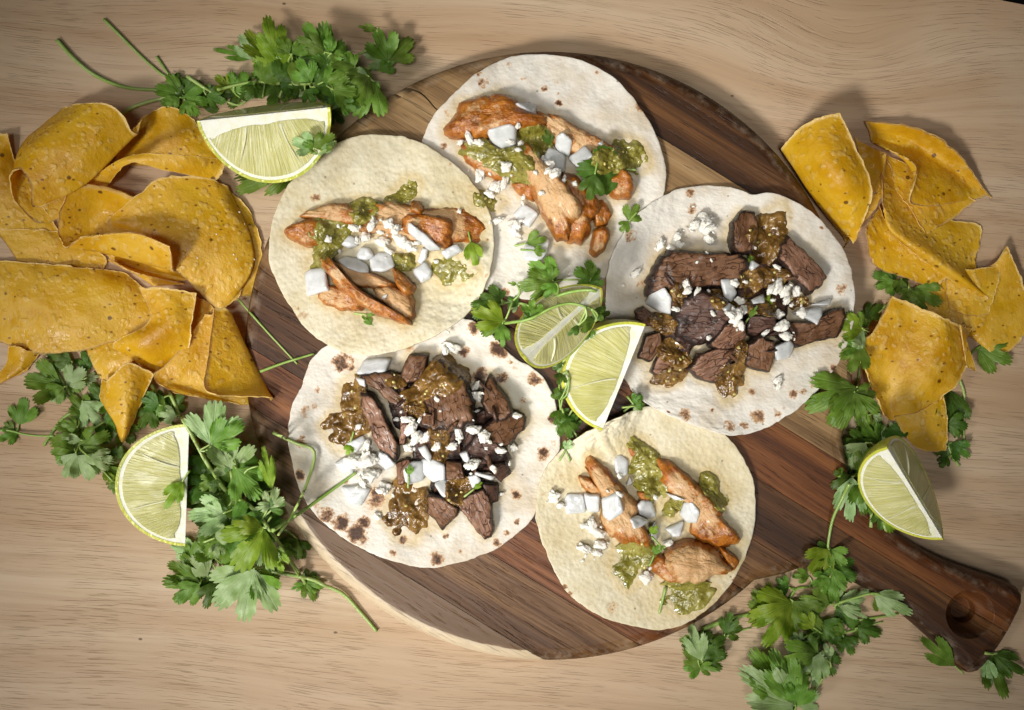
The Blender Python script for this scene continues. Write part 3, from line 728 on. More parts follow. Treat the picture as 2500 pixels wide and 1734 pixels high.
# ------------------------------------------------------------------ cilantro
LEAFN = 0
LM = {'m': 'leaf_green', 'p': 'leaf_pale', 'y': 'leaf_yellow', 'd': 'leaf_deep'}
def leaf(parent, base, tip, w, kind, zlift=0.0):
    global LEAFN
    LEAFN += 1; sd = LEAFN
    rg = np.random.RandomState(sd)
    b0 = P(*base, .008); t0 = P(*tip, .008); L = math.hypot(*(t0-b0)[:2])*1.03; ang = math.atan2(*(t0-b0)[[1, 0]])
    nt, nr = 101, 9
    tm = math.radians(56 + 16*rg.rand()); th = np.linspace(-tm, tm, nt); a = np.abs(th)
    sc = tm/math.radians(60); n1 = math.radians(23)*sc
    d1 = (.30 + .08*rg.rand())*tm                     # half width of the middle lobe
    sl_ = np.where(a < d1, th/d1, np.sign(th)*((a-d1)/(tm-d1)*2-1)); cen = a < d1
    R_ = np.where(cen, 1.0, np.where(th > 0, .80+.14*rg.rand(), .80+.14*rg.rand())); dep = .34 + .18*rg.rand()
    r = R_*(1 - dep*np.abs(sl_)**(2.6+rg.rand()))
    r = np.where(~cen & (sl_*np.sign(th) > 0), R_*(1 - .42*np.abs(sl_)**2.2), r)
    tk = np.where(cen, 2.5+rg.rand(), 2.6+.8*rg.rand())
    r = r*(.84 + .16*np.abs(np.cos(math.pi*tk*sl_ + rg.uniform(-.3, .3)))**.45)*(1 + .008*rg.normal(size=nt))
    q = np.linspace(0.0, 1, nr+1)[1:]
    rr = q[:, None]*r[None]; X = rr*np.cos(th); Y = rr*np.sin(th)*w*.98
    X = np.concatenate([[0], X.ravel()]); Y = np.concatenate([[0], Y.ravel()])
    U = np.concatenate([[0], np.tile(th/tm, nr)]); Q = np.concatenate([[0], np.repeat(q, nt)])
    cup = rg.uniform(-.6, .8); arch = rg.uniform(-.10, .34); droop = rg.uniform(-.10, .45); tw = rg.uniform(-.55, .55); rise = rg.uniform(.0, .34)
    Z = cup*Y**2*1.5 + arch*np.sin(np.clip(X, 0, 1)*math.pi)*.8 - droop*X**2*.5 + tw*X*Y + rise*X
    Z += .13*fbm(np.c_[X, Y, 0*X]*1.0 + sd*2.7, 3.4, 2, sd)*(.3+Q)
    x = (b0[0] + L*(X*math.cos(ang) - Y*math.sin(ang))); y = (b0[1] + L*(X*math.sin(ang) + Y*math.cos(ang))); z = L*Z
    hh = hs(x, y); A = np.percentile(hh - z, 88) + .0004 + zlift
    z = z + A
    low = hh + .0002; z = np.where(z < low, z*.35 + low*.65, z)
    z = np.maximum(z, .0004)
    k = (D - z)/(D - .008); x = x*k; y = y*k
    V = np.c_[x, y, z]
    F = [(0, 1+i, 2+i) for i in range(nt-1)]
    for j in range(nr-1):
        s0 = 1+j*nt; F += [(s0+i, s0+nt+i, s0+nt+i+1, s0+i+1) for i in range(nt-1)]
    V2 = V
    o = mesh_obj('leaf', V2 - np.array(parent.location), F, LM[kind], parent, np.zeros(3), uv=np.c_[U, Q])
    sp = V2.copy(); sp[:, 2] -= .0001; splat(sp)
    return V[0]
def stem_line(k, s, lift=0.0, n=None, r=.0009):
    v = nums(s); m = len(v)//2
    q = np.array([P(*px(k, v[2*i], v[2*i+1]), .008) for i in range(m)]); L = np.linalg.norm(np.diff(q, axis=0), axis=1).sum()
    q = resample(q, max(8, int(L/.0016)), False)
    z = hs(q[:, 0], q[:, 1]) + r*.9; w = 9
    for _ in range(3):
        zz = np.pad(z, w, mode='edge'); z = np.maximum(np.convolve(zz, np.ones(2*w+1)/(2*w+1), 'valid'), z*.6 + np.convolve(zz, np.ones(2*w+1)/(2*w+1), 'valid')*.4)
    z = np.maximum(z, hs(q[:, 0], q[:, 1]) + r*.6)
    q[:, 2] = z + lift*np.sin(np.linspace(0, math.pi, len(q)))
    f = (D-q[:, 2])/(D-.008); q[:, 0] *= f; q[:, 1] *= f
    return q
def sprig(label, stems, leaves, lift=0.0, group='cilantro sprigs', name='cilantro_sprig'):
    """stems: list of (crop, pts, radius mm); leaves: 'crop bx by tx ty width kind; ...'"""
    lines = [(stem_line(k, s, lift, r=r*.001), r*.001) for k, s, r in stems]
    items = [it.split() for it in leaves.split(';') if it.strip()]
    if lines: o0 = lines[0][0][len(lines[0][0])//2]
    else: o0 = P(*px(items[0][0], float(items[0][1]), float(items[0][2])), .008)
    root = empty(name, (o0[0], o0[1], float(hs(o0[0], o0[1])))); L0 = np.array(root.location)
    bases = []
    if len(items) > 3:
        full = []
        for it in items:
            bx, by, tx, ty, w = map(float, it[1:6]); dx, dy = tx-bx, ty-by
            if w > .5 and RNG.rand() < .8:
                a_ = RNG.choice([-1, 1])*RNG.uniform(.6, 1.2); m_ = RNG.uniform(.5, .85); q = m_*(dx*math.cos(a_)-dy*math.sin(a_)); q2 = m_*(dx*math.sin(a_)+dy*math.cos(a_))
                full.append([it[0], str(bx), str(by), str(bx+q), str(by+q2), '.9', RNG.choice(['d', 'm', 'd', 'p'])])
        items = full + items
    for it in items:
        k = it[0]; bx, by, tx, ty, w = map(float, it[1:6]); b = leaf(root, px(k, bx, by), px(k, tx, ty), w, it[6]); bases.append((b, P(*px(k, tx, ty), b[2])))
    for q, r in lines:
        q = q.copy()
        V, F = tube(q, r, 8, r*.7); mesh_obj('stem', V - L0, F, 'stem_green', root, np.zeros(3)); sp = q.copy(); sp[:, 2] += r; splat(sp)
    allp = np.concatenate([q for q, _ in lines]) if lines else None
    for b, t in bases:
        d = b - t; d[2] = 0; d /= max(np.linalg.norm(d), 1e-6)
        if allp is not None:
            e = allp[np.argmin(((allp-b)**2).sum(1))]; dist = np.linalg.norm(e-b)
        else: dist = 1; e = None
        if dist > .028: e = b + d*.006; e[2] = max(b[2]-.001, float(hs(e[0], e[1]))*.3 + b[2]*.5)
        mid = (b+e)/2 + d*min(dist, .01)*.25
        V, F = tube(resample(np.array([e, mid, b - d*-.0]), 8, False), .0006, 6, .0004); mesh_obj('petiole', V - L0, F, 'stem_green', root, np.zeros(3))
    tag(root, label, 'cilantro', group); return root

# ------------------------------------------------------------------ lime wedge
def lime(p0, p1, radius, side, delta, open_, label, lift0=0.0, lift1=0.0, zfix=None, hm=None, pulp0=.05):
    """p0,p1: ends of the core ridge (photo px); side +1/-1: which side the rind lies; delta: dip of the upper cut face"""
    dz = .012
    for it in range(3):
        a_, b_ = P(*p0, dz+lift0), P(*p1, dz+lift1)
        X = b_-a_; L = np.linalg.norm(X); X /= L; Zu = np.array([0, 0, 1.0]); Y = np.cross(Zu, X); Y /= np.linalg.norm(Y); Z = np.cross(X, Y)
        A = L/2; B = radius*S; C0 = (a_+b_)/2
        f0, f1 = -math.radians(delta), -math.radians(delta+open_)
        def loc(x, r, ph, off=0.0):
            y = side*(r*np.cos(ph) - off*np.sin(ph)); z = r*np.sin(ph) + off*np.cos(ph)
            return np.stack([x + 0*y, y, z + 0*x], -1)
        def prof(x, sc=1.0):                      # lime outline with a blunt nipple at each end
            t = np.clip(np.abs(x)/(A*sc), 0, 1); return B*sc*np.power(np.clip(1-t**2.1, 0, 1), .55)
        def world(v): return C0 + v[..., 0:1]*X + v[..., 1:2]*Y + v[..., 2:3]*Z
        nu, nph, nr = 44, 22, 12
        us = A*np.sin(np.linspace(-1, 1, nu)*math.pi/2); ph = np.linspace(f0, f1, nph)
        ou = loc(us[:, None], prof(us)[:, None], ph[None]); w = world(ou)
        need = np.percentile(hs(w[..., 0], w[..., 1], 0, hm) - w[..., 2], 99); dz += need
        if zfix is not None: dz = zfix; break
    cuts_ = []
    root = empty('lime_wedge', (C0[0], C0[1], max(0, w[..., 2].min())))
    M = Matrix.Identity(4)
    for i in range(3):
        M[i][0], M[i][1], M[i][2] = X[i], Y[i], Z[i]
    M[0][3], M[1][3], M[2][3] = C0
    def put(name, V, F, mat):
        me = mesh_obj(name, V, F, mat, root, np.zeros(3)); bmm = bmesh.new(); bmm.from_mesh(me.data); bmesh.ops.remove_doubles(bmm, verts=bmm.verts, dist=1e-6); bmesh.ops.recalc_face_normals(bmm, faces=bmm.faces); bmm.to_mesh(me.data); bmm.free()
        me.data.polygons.foreach_set('use_smooth', [True]*len(me.data.polygons))
        for e in me.data.edges: pass
        me.matrix_parent_inverse = Matrix.Translation(-Vector(root.location)); me.matrix_basis = M
        md = me.modifiers.new('e', 'EDGE_SPLIT'); md.split_angle = math.radians(50)
        return me
    def grid(V, F, g):
        b = len(V); R, C = g.shape[:2]; V.extend(g.reshape(-1, 3).tolist())
        F.extend([(b+i*C+j, b+(i+1)*C+j, b+(i+1)*C+j+1, b+i*C+j+1) for i in range(R-1) for j in range(C-1)])
    def solid(x, rlo, rhi, pa, pb, off, amp=0, seed=0):
        V, F = [], []; q = np.linspace(0, 1, nr)[None]; rl = rlo[:, None]; rh = rhi[:, None]
        rg_ = rl + (rh-rl)*q
        for p_, sg in ((pa, 1), (pb, -1)):
            o_ = off*sg
            g = loc(x[:, None]+0*rg_, rg_, p_, o_)
            if amp:
                k = np.sin(np.pi*q)*np.sin(np.pi*np.linspace(0, 1, len(x)))[:, None]
                g2 = loc(x[:, None]+0*rg_, rg_, p_, sg*(off + amp*k*(.6+fbm(np.stack([x[:, None]+0*rg_, rg_, 0*rg_], -1)+seed, 160, 3, seed)))); g = g2
            grid(V, F, g)
        pp = np.linspace(pa, pb, nph)[None]
        for r_ in (rlo, rhi):
            g = loc(x[:, None]+0*pp, r_[:, None]+0*pp, pp, 0)
            g[:, 0] = loc(x, r_, pa, off); g[:, -1] = loc(x, r_, pb, -off); grid(V, F, g)
        return np.array(V), F
    z0 = np.zeros(nu)
    # rind shell, pith body, pulp
    ir = np.minimum(prof(us, .955), prof(us)*.96)
    V, F = solid(us, ir, prof(us)+1e-6, f0, f1, 0.0); rv = put('rind', V, F, 'lime_rind')
    xi = us*.954; V, F = solid(xi, z0, np.minimum(prof(xi, .957), prof(xi)*.962), f0, f1, -.00015); put('pith', V, F, 'lime_pith')
    xm = A*.87*np.sin(np.linspace(-1, 1, nu)*math.pi/2)
    hi = prof(xm, .915)*.985; lo = np.minimum(B*pulp0*(1-.55*(xm/A)) + B*.035*np.maximum(0, 1+fbm(np.c_[xm, 0*xm, 0*xm]+C0[0]*7, 130, 3, 4)) + B*.10*np.clip(np.abs(xm)/A/.8, 0, 1)**5, hi*.98)
    mid = f0*.5+f1*.5
    V, F = solid(xm, lo, np.maximum(hi, lo+1e-5), f0, f1, .0003, .0009, 3); put('pulp', V, F, 'lime_pulp')
    for ph_, sg in ((f0, 1), (f1, -1)):
        for x0_, x1_ in (((.05, .42),) if RNG.rand() < .5 else ((-.30, -.52), (.22, .40))):
            tt = np.linspace(0, 1, 14); xx = A*(x0_ + (x1_-x0_)*tt**1.4); ra = lo.min()+B*.04; rb_ = prof(np.array([A*x1_]), .865)[0]*.97; rr_ = ra + (rb_-ra)*tt
            wd = .0003 + .0005*(1-tt)**2; offv = sg*(.0003 + .0009*np.sin(np.pi*tt)**.8 + .0002)
            g_ = np.stack([loc(xx - wd, rr_, ph_, offv - sg*.0010), loc(xx - wd*.6, rr_, ph_, offv), loc(xx + wd*.6, rr_, ph_, offv), loc(xx + wd, rr_, ph_, offv - sg*.0010)], 1)
            V, F = [], []; grid(V, F, g_); put('membrane', np.array(V), F, 'lime_membrane')
    tag(root, label, 'lime', 'lime wedges')
    up = world(loc(us[:, None], prof(us)[:, None]*np.linspace(0, 1, 24)[None], f0)); dn = world(loc(us[:, None], prof(us)[:, None]*np.linspace(0, 1, 24)[None], f1))
    allv = np.concatenate([up.reshape(-1, 3), dn.reshape(-1, 3), w.reshape(-1, 3)]); allv[:, 2] += .0011
    splat(allv, hm, 2)
    return allv

# ================================================================== TORTILLAS
tortilla('t2', '45 600 110 460 200 360 330 230 450 140 560 85 700 55 850 60 1000 90 1120 140 1230 210 1330 310 1420 430 1490 550 1540 680 1558 800 1550 900 1500 1050 1420 1190 1310 1330 1185 1440 1010 1530 830 1575 650 1568 500 1535 400 1490 250 1400 130 1230 60 1050 20 850 20 720',
  'flour_tortilla', 'white flour tortilla carrying glazed chicken, by the crack in the board',
  [(430, 240, 30, .45), (1137, 180, 13, .7), (897, 365, 17, .95), (810, 270, 18, .45), (1390, 400, 25, .45), (560, 1530, 24, .65), (185, 630, 20, .45), (410, 185, 13, .4), (590, 130, 24, .25), (210, 430, 20, .4), (885, 232, 12, .3), (895, 306, 9, .5), (680, 210, 18, .25)],
  [(690, 1160, 55, .5), (540, 930, 90, .5), (1330, 660, 130, .35)], seed=2)
tortilla('t4', '40 720 60 560 120 420 180 270 300 180 450 110 600 60 750 25 900 10 1060 40 1150 75 1250 150 1350 260 1480 340 1560 420 1610 530 1635 660 1635 800 1600 950 1550 1060 1490 1200 1390 1310 1270 1400 1130 1460 980 1500 850 1515 700 1490 550 1440 420 1380 330 1320 220 1230 140 1120 80 980 50 850',
  'flour_tortilla', 'white flour tortilla with many dark char spots under steak, half tucked under a corn tortilla',
  [(345, 305, 48, .85), (405, 340, 18, .7), (205, 465, 16, .5), (130, 590, 30, .5), (195, 563, 14, .4), (105, 965, 24, .85), (110, 770, 30, .7), (265, 1200, 38, .65), (345, 1250, 44, .9), (440, 1310, 48, .95), (490, 1250, 30, .8), (550, 1120, 46, .55), (545, 1060, 26, .75), (910, 1465, 36, .75), (655, 1425, 18, .65), (710, 1350, 20, .85), (965, 1328, 12, .75), (1055, 1418, 12, .55), (1260, 1360, 25, .75), (1375, 1080, 25, .85), (1540, 840, 34, .7), (1595, 630, 27, .75), (1490, 400, 38, .7), (1275, 230, 42, .85), (1130, 100, 34, .8), (1170, 385, 40, .8), (1290, 400, 30, .8), (1350, 300, 17, .6), (1325, 1305, 18, .6), (1385, 1245, 14, .5), (1420, 525, 24, .3), (1070, 240, 30, .75), (200, 1130, 22, .4), (1600, 770, 14, .4), (370, 1010, 14, .6), (750, 215, 20, .4)],
  [(635, 265, 30, .6), (1300, 850, 120, .4), (650, 1250, 80, .35)], seed=4)
tortilla('t1', '60 720 50 900 100 1050 190 1210 290 1350 420 1450 560 1515 720 1535 880 1515 1030 1465 1180 1400 1320 1310 1430 1200 1500 1080 1545 930 1560 760 1540 620 1490 500 1410 370 1290 260 1150 160 1000 85 850 60 700 65 560 95 420 170 300 260 200 370 130 490 85 610',
  'corn_tortilla', 'pale yellow corn tortilla with chicken lying over two flour tortillas',
  [(360, 475, 30, .45), (1275, 270, 8, .9), (1520, 760, 10, .45), (240, 1210, 14, .5), (795, 165, 6, .6), (1510, 1000, 10, .4)],
  [(1330, 420, 90, .45), (980, 430, 100, .45), (1280, 970, 150, .4), (900, 560, 200, .3), (450, 900, 160, .3)], thick=.0028, seed=1, soft=.010)
hmT = H.copy()
limeC = lime((1576, 792), (1470, 1052), 146, -1, -17, 62, 'lime wedge stained orange by salsa, squeezed between steak tacos', lift0=.013, lift1=.0, hm=hmT)
tortilla('t5', '70 740 90 590 140 470 240 350 370 240 520 160 680 95 800 60 950 50 1150 100 1320 240 1420 360 1490 500 1520 640 1525 780 1500 930 1450 1060 1380 1200 1290 1310 1180 1410 1060 1490 920 1530 780 1520 640 1490 500 1440 380 1370 290 1290 220 1180 160 1060 110 930 80 820',
  'corn_tortilla', 'pale corn tortilla with chicken nearest the handle of the board',
  [(265, 1245, 16, .6), (300, 1290, 16, .5), (590, 1390, 40, .25), (1380, 1200, 14, .4)],
  [(300, 530, 130, .55), (250, 900, 170, .5), (880, 1350, 230, .6), (1150, 420, 220, .55), (1350, 640, 120, .5), (700, 1150, 160, .5)], thick=.0022, seed=5, hm=hmT, soft=.014)
tortilla('t3', '65 760 70 640 95 500 140 400 200 300 280 210 390 130 500 80 640 55 780 62 880 90 940 118 1030 108 1120 125 1230 175 1330 245 1420 340 1490 430 1535 540 1558 680 1560 800 1540 930 1470 1090 1380 1230 1270 1340 1150 1440 1020 1510 900 1545 780 1550 640 1510 480 1450 340 1380 230 1290 150 1150 90 1000 65 860',
  'flour_tortilla', 'white flour tortilla with faint brown marks under sliced steak',
  [(580, 105, 26, .4), (585, 195, 28, .45), (975, 1445, 38, .55), (800, 1495, 30, .5), (895, 1495, 22, .5), (540, 1430, 30, .5), (1190, 1300, 26, .6), (1250, 1300, 18, .55), (1310, 1250, 18, .6), (1380, 1190, 22, .75), (1430, 1150, 20, .85), (1100, 1435, 18, .4), (940, 1300, 22, .4), (215, 370, 36, .33), (1360, 315, 10, .5), (1490, 680, 34, .35), (360, 1237, 9, 1), (707, 1403, 10, 1), (436, 1410, 6, 1), (280, 650, 26, .3)],
  [(1300, 450, 120, .45), (1050, 300, 100, .4), (850, 1300, 60, .4)], thick=.0023, seed=3, soft=.012)
splat(limeC)
for o in bpy.data.objects:
    if o.name.startswith('tortilla'): pass

# ------------------------------------------------------------------ greens in the middle of the board
sprig('flat dark cilantro sprig tucked under the two lime wedges mid board', [('m', '720 880 800 950 830 1040', .8), ('m', '120 560 250 480 360 440 520 470 640 560', .8)],
  'm 300 420 130 400 1 d; m 200 430 90 570 1 d; m 430 470 350 400 .9 d; m 1080 560 1000 480 1 d; m 780 940 690 900 1 d; m 760 1200 720 1110 .9 d; m 850 1420 780 1300 1 d; m 800 1360 840 1500 1 d; m 800 1590 840 1515 .8 p; m 1330 1230 1400 1170 1 d; m 780 1000 740 1080 1 d; m 1000 650 900 690 1 d; m 1340 1250 1420 1240 .8 d; m 760 1280 720 1400 .8 d')
lime((1282, 876), (1470, 704), 100, 1, 40, 88, 'narrow lime wedge with its core ridge upward beside the cilantro', lift0=.015, lift1=.0)
sprig('small cilantro sprig arching over the narrow lime wedge', [('m', '330 605 520 570 700 480 850 450 1000 490', .75), ('m', '640 440 800 370 960 345 1040 360 1105 430', .9), ('m', '740 270 900 265 980 275', .55), ('m', '390 430 340 560 310 600', .6)],
  'm 320 590 70 490 .75 y; m 310 610 310 790 .6 m; m 730 270 520 120 .9 m; m 720 280 430 320 .7 m; m 720 290 640 410 1 m; m 700 265 670 150 .9 m; m 420 300 350 290 .4 m; m 1030 260 870 190 1 m; m 980 290 1100 290 1 m; m 1000 250 970 120 .8 m; m 540 560 540 420 1 m; m 1030 590 850 620 .7 m; m 900 620 820 700 .7 d; m 1010 500 1090 580 1 d', lift=.003)

# ================================================================== TACO FILLINGS
# --- torn shreds lying among the pieces
def shreds(name, k, area_, n_, mat, t, lab, ln, seed):
    r_ = np.random.RandomState(seed); v = nums(area_); x0, y0, x1, y1 = v
    for i in range(n_):
        x, y = r_.uniform(x0, x1), r_.uniform(y0, y1); a = r_.rand()*3.14; L = r_.uniform(.6, 1.3)*ln; w = L*r_.uniform(.16, .32); c, s__ = math.cos(a), math.sin(a)
        q = [(-L, -w*.4), (-L*.3, -w), (L*.5, -w*.8), (L, -w*.2), (L*.7, w*.7), (-L*.1, w), (-L*.8, w*.6)]
        txt = ' '.join(f'{x+u*c-v_*s__:.0f} {y+u*s__+v_*c:.0f}' for u, v_ in q)
        m_ = mat[r_.randint(len(mat))]
        o, V, T3 = pillow(name, pts(k, txt, BZ+.010), .0032, m_, n=40, rings=8, p=2.6, soft=.002, rigid=True, amp=.0012, freq=240, seed=seed+i, jit=.16, sink=.0003, smooth=False, corner=.2, tilt=(r_.uniform(-.25, .25), r_.uniform(-.25, .25)))
        tag(o, f'{lab} on {TN[t]}', name.split('_')[0], f'{lab}s on {TN[t][4:]}')
# --- corn tortilla by the chips
g1 = 'chicken pieces on ' + TN[1][4:]
for s_, th, mt, lb in (
  ('255 595 330 560 450 515 540 510 620 540 720 600 700 660 560 650 430 630 330 620', .007, 'chicken_mid', 'chicken slice with a blackened tip below a salsa dollop'),
  ('155 705 200 660 300 625 400 640 450 700 400 780 310 800 220 770', .009, 'chicken_glazed', 'stubby orange glazed chicken end sticking out from under green salsa'),
  ('780 520 870 510 990 530 1090 560 1200 545 1330 550 1420 610 1450 680 1420 760 1340 770 1200 800 1000 760 780 700 680 690', .006, 'chicken_pale', 'broad pale chicken slice with pepper flecks on corn tortilla by chips'),
  ('960 610 1180 605 1280 660 1260 790 1100 790 950 700', .005, 'chicken_glazed', 'flat brown glazed chicken slab lying on the broad pale slice'),
  ('1000 490 1060 500 1085 560 1060 595 1000 570', .005, 'chicken_glazed', 'tiny brown chicken nub above the flat glazed slab'),
  ('370 1130 440 1060 560 1090 680 1190 660 1230 520 1225 420 1190', .005, 'chicken_mid', 'thin pale chicken flap beside the thick square onion'),
  ('440 900 520 915 760 990 880 1060 860 1085 740 1080 600 1060 500 1000', .007, 'chicken_pale', 'pale torn chicken slab under the crescent onion slice'),
  ('740 1085 860 1075 980 1105 1015 1180 1010 1265 960 1290 860 1215 780 1150', .008, 'chicken_pale', 'pale square-ended chicken slice with a cheese bit on it'),
  ('420 890 470 890 560 1000 650 1085 760 1160 870 1220 950 1270 950 1302 870 1290 740 1240 620 1170 520 1080 450 990', .011, 'chicken_glazed', 'long shiny orange chicken strip along the pale slices'),
  ('870 940 930 970 1025 1070 1020 1110 960 1125 900 1060', .008, 'chicken_glazed', 'small wedge of browned chicken below the onion cubes')):
    meat('chicken_piece', 't1', s_, th, mt, lb, len(bpy.data.objects), group=g1)
salsa('t1', ['590 520 660 470 740 490 765 540 720 610 640 630 590 590', '340 690 440 640 520 660 550 720 480 830 440 900 340 940 310 880 350 800', '*850 450 920 380 980 340 1040 380 1000 450 930 500 860 495', '*1150 900 1250 880 1360 890 1420 960 1350 1020 1260 1045 1190 990', '880 860 1000 850 1040 890 980 940 910 940', '*1420 460 1480 430 1510 480 1480 530 1430 520'], 1, 'salsa_green', .0042)
onions('t1', ['255 970 300 945 410 940 445 1100 400 1105 270 1140', '510 780 570 710 620 730 630 790 560 810', '700 880 760 830 850 830 885 930 790 975 720 965', '610 850 650 790 710 800 745 860 690 890 620 880', '495 890 540 860 620 870 700 920 715 975 640 975 560 950', '1000 950 1090 890 1140 960 1130 1010 1060 1045 1010 990', '1030 900 1070 800 1110 810 1100 880 1060 915', '1190 835 1310 775 1350 830 1235 890', '980 660 995 645 1100 720 1210 825 1120 830 1050 775 980 710'], 1)
cheese('t1', '445 755 28 520 835 18 510 665 20 525 710 12 620 680 36 690 740 42 735 660 46 640 760 28 790 705 28 850 650 42 895 690 40 800 770 52 850 830 34 930 760 54 990 800 42 1045 780 24 1020 820 26 825 1140 22 1325 565 18 1170 905 20', 1)
sprig('small bright cilantro leaf lying near the rim of the chip-side corn tortilla', [], 't1 1400 770 1440 945 .55 y', name='cilantro_leaf', group='loose cilantro leaves')
sprig('curled cilantro scrap below the long glazed chicken strip', [], 't1 740 1330 670 1270 .5 m; t1 700 1260 760 1265 .4 m', name='cilantro_leaf', group='loose cilantro leaves')

# --- flour tortilla with chicken
g2 = 'chicken pieces on ' + TN[2][4:]
for s_, th, mt, lb in (
  ('310 620 420 600 600 640 720 700 720 800 600 830 480 810 390 760 330 690', .006, 'chicken_mid', 'chicken slice buried under a sheet of green salsa'),
  ('770 420 880 440 1000 500 1100 550 1190 600 1280 650 1310 730 1200 760 1050 700 900 620 780 520', .008, 'chicken_mid', 'long smooth orange chicken strip behind three onion cubes'),
  ('215 510 260 430 310 350 420 320 580 310 630 350 680 420 780 450 830 480 700 530 560 520 470 570 380 570 280 560', .012, 'chicken_glazed', 'big lumpy orange glazed chicken thigh piece'),
  ('600 850 700 850 750 900 740 960 660 920', .006, 'chicken_glazed', 'small brown chicken scrap near the largest cheese crumble'),
  ('1110 960 1180 950 1225 1040 1200 1110 1120 1110', .006, 'chicken_glazed', 'shaded brown chicken scrap beside the tall pale slice'),
  ('1180 840 1290 770 1340 800 1370 880 1340 940 1250 945 1190 880', .010, 'chicken_glazed', 'chicken nub with browned end poking out under a cilantro leaf'),
  ('1100 1220 1120 1140 1180 1120 1220 1160 1190 1260 1130 1300 1095 1270', .008, 'chicken_glazed', 'finger-sized brown chicken tip pointing at the middle greens'),
  ('930 780 1040 850 1130 960 1135 1030 1080 1080 1090 1170 1000 1215 930 1195 900 1080 920 900', .012, 'chicken_glazed', 'thick glazed side of the tall chicken breast slice'),
  ('590 650 720 640 790 720 860 800 940 870 1000 970 1005 1040 960 1080 940 1195 870 1170 800 1050 740 920 700 820', .013, 'chicken_pale', 'tall pale chicken breast slice with visible grain')):
    meat('chicken_piece', 't2', s_, th, mt, lb, len(bpy.data.objects), group=g2)
salsa('t2', ['340 630 450 600 560 640 700 620 730 700 720 800 600 810 500 760 400 710', '670 540 740 505 830 540 830 610 780 680 700 640', '1250 620 1300 580 1400 610 1440 690 1400 760 1300 750 1250 690', '*370 930 420 900 540 940 500 1000 400 990'], 2, 'salsa_green', .0045)
sprig('dark wilted cilantro leaf under salsa on the chicken flour tortilla', [], 't2 1300 770 1010 770 .8 d; t2 1120 800 1085 960 .9 d; t2 840 620 820 520 .6 d', name='cilantro_leaf', group='loose cilantro leaves')
salsa('t2', ['1100 690 1180 650 1270 690 1290 750 1180 790 1100 750'], 2, 'salsa_green', .004)
onions('t2', ['625 365 720 340 765 350 760 420 740 430 640 385', '445 530 600 490 640 510 635 610 540 635 480 590', '880 560 920 540 985 590 970 680 900 650 875 620', '790 710 840 615 950 665 940 780 860 760', '955 685 1060 612 1110 700 1010 765', '610 1030 680 960 780 1030 720 1120 650 1090', '700 1200 770 1155 855 1190 830 1280 770 1350 680 1320 670 1270', '1130 620 1170 590 1170 645'], 2)
cheese('t2', '290 600 25 345 575 42 400 600 28 645 500 20 600 600 28 660 612 25 650 650 28 570 755 38 410 800 45 500 880 52 560 850 42 470 920 30 840 740 38 870 800 52 830 780 30 925 845 24 995 858 20 790 915 22 755 790 18 520 1085 38 620 1140 50 640 1110 34 680 940 22 675 975 18', 2)
sprig('two little cilantro scraps stuck on a flat onion square', [], 't2 700 1225 820 1200 .8 m; t2 740 1270 815 1275 .8 m', name='cilantro_leaf', group='loose cilantro leaves')
sprig('cilantro tip peeking out between the chicken and steak flour tortillas', [], 't2 1330 1090 1390 985 .9 m; t2 1330 1090 1275 1150 .9 m', name='cilantro_leaf', group='loose cilantro leaves')

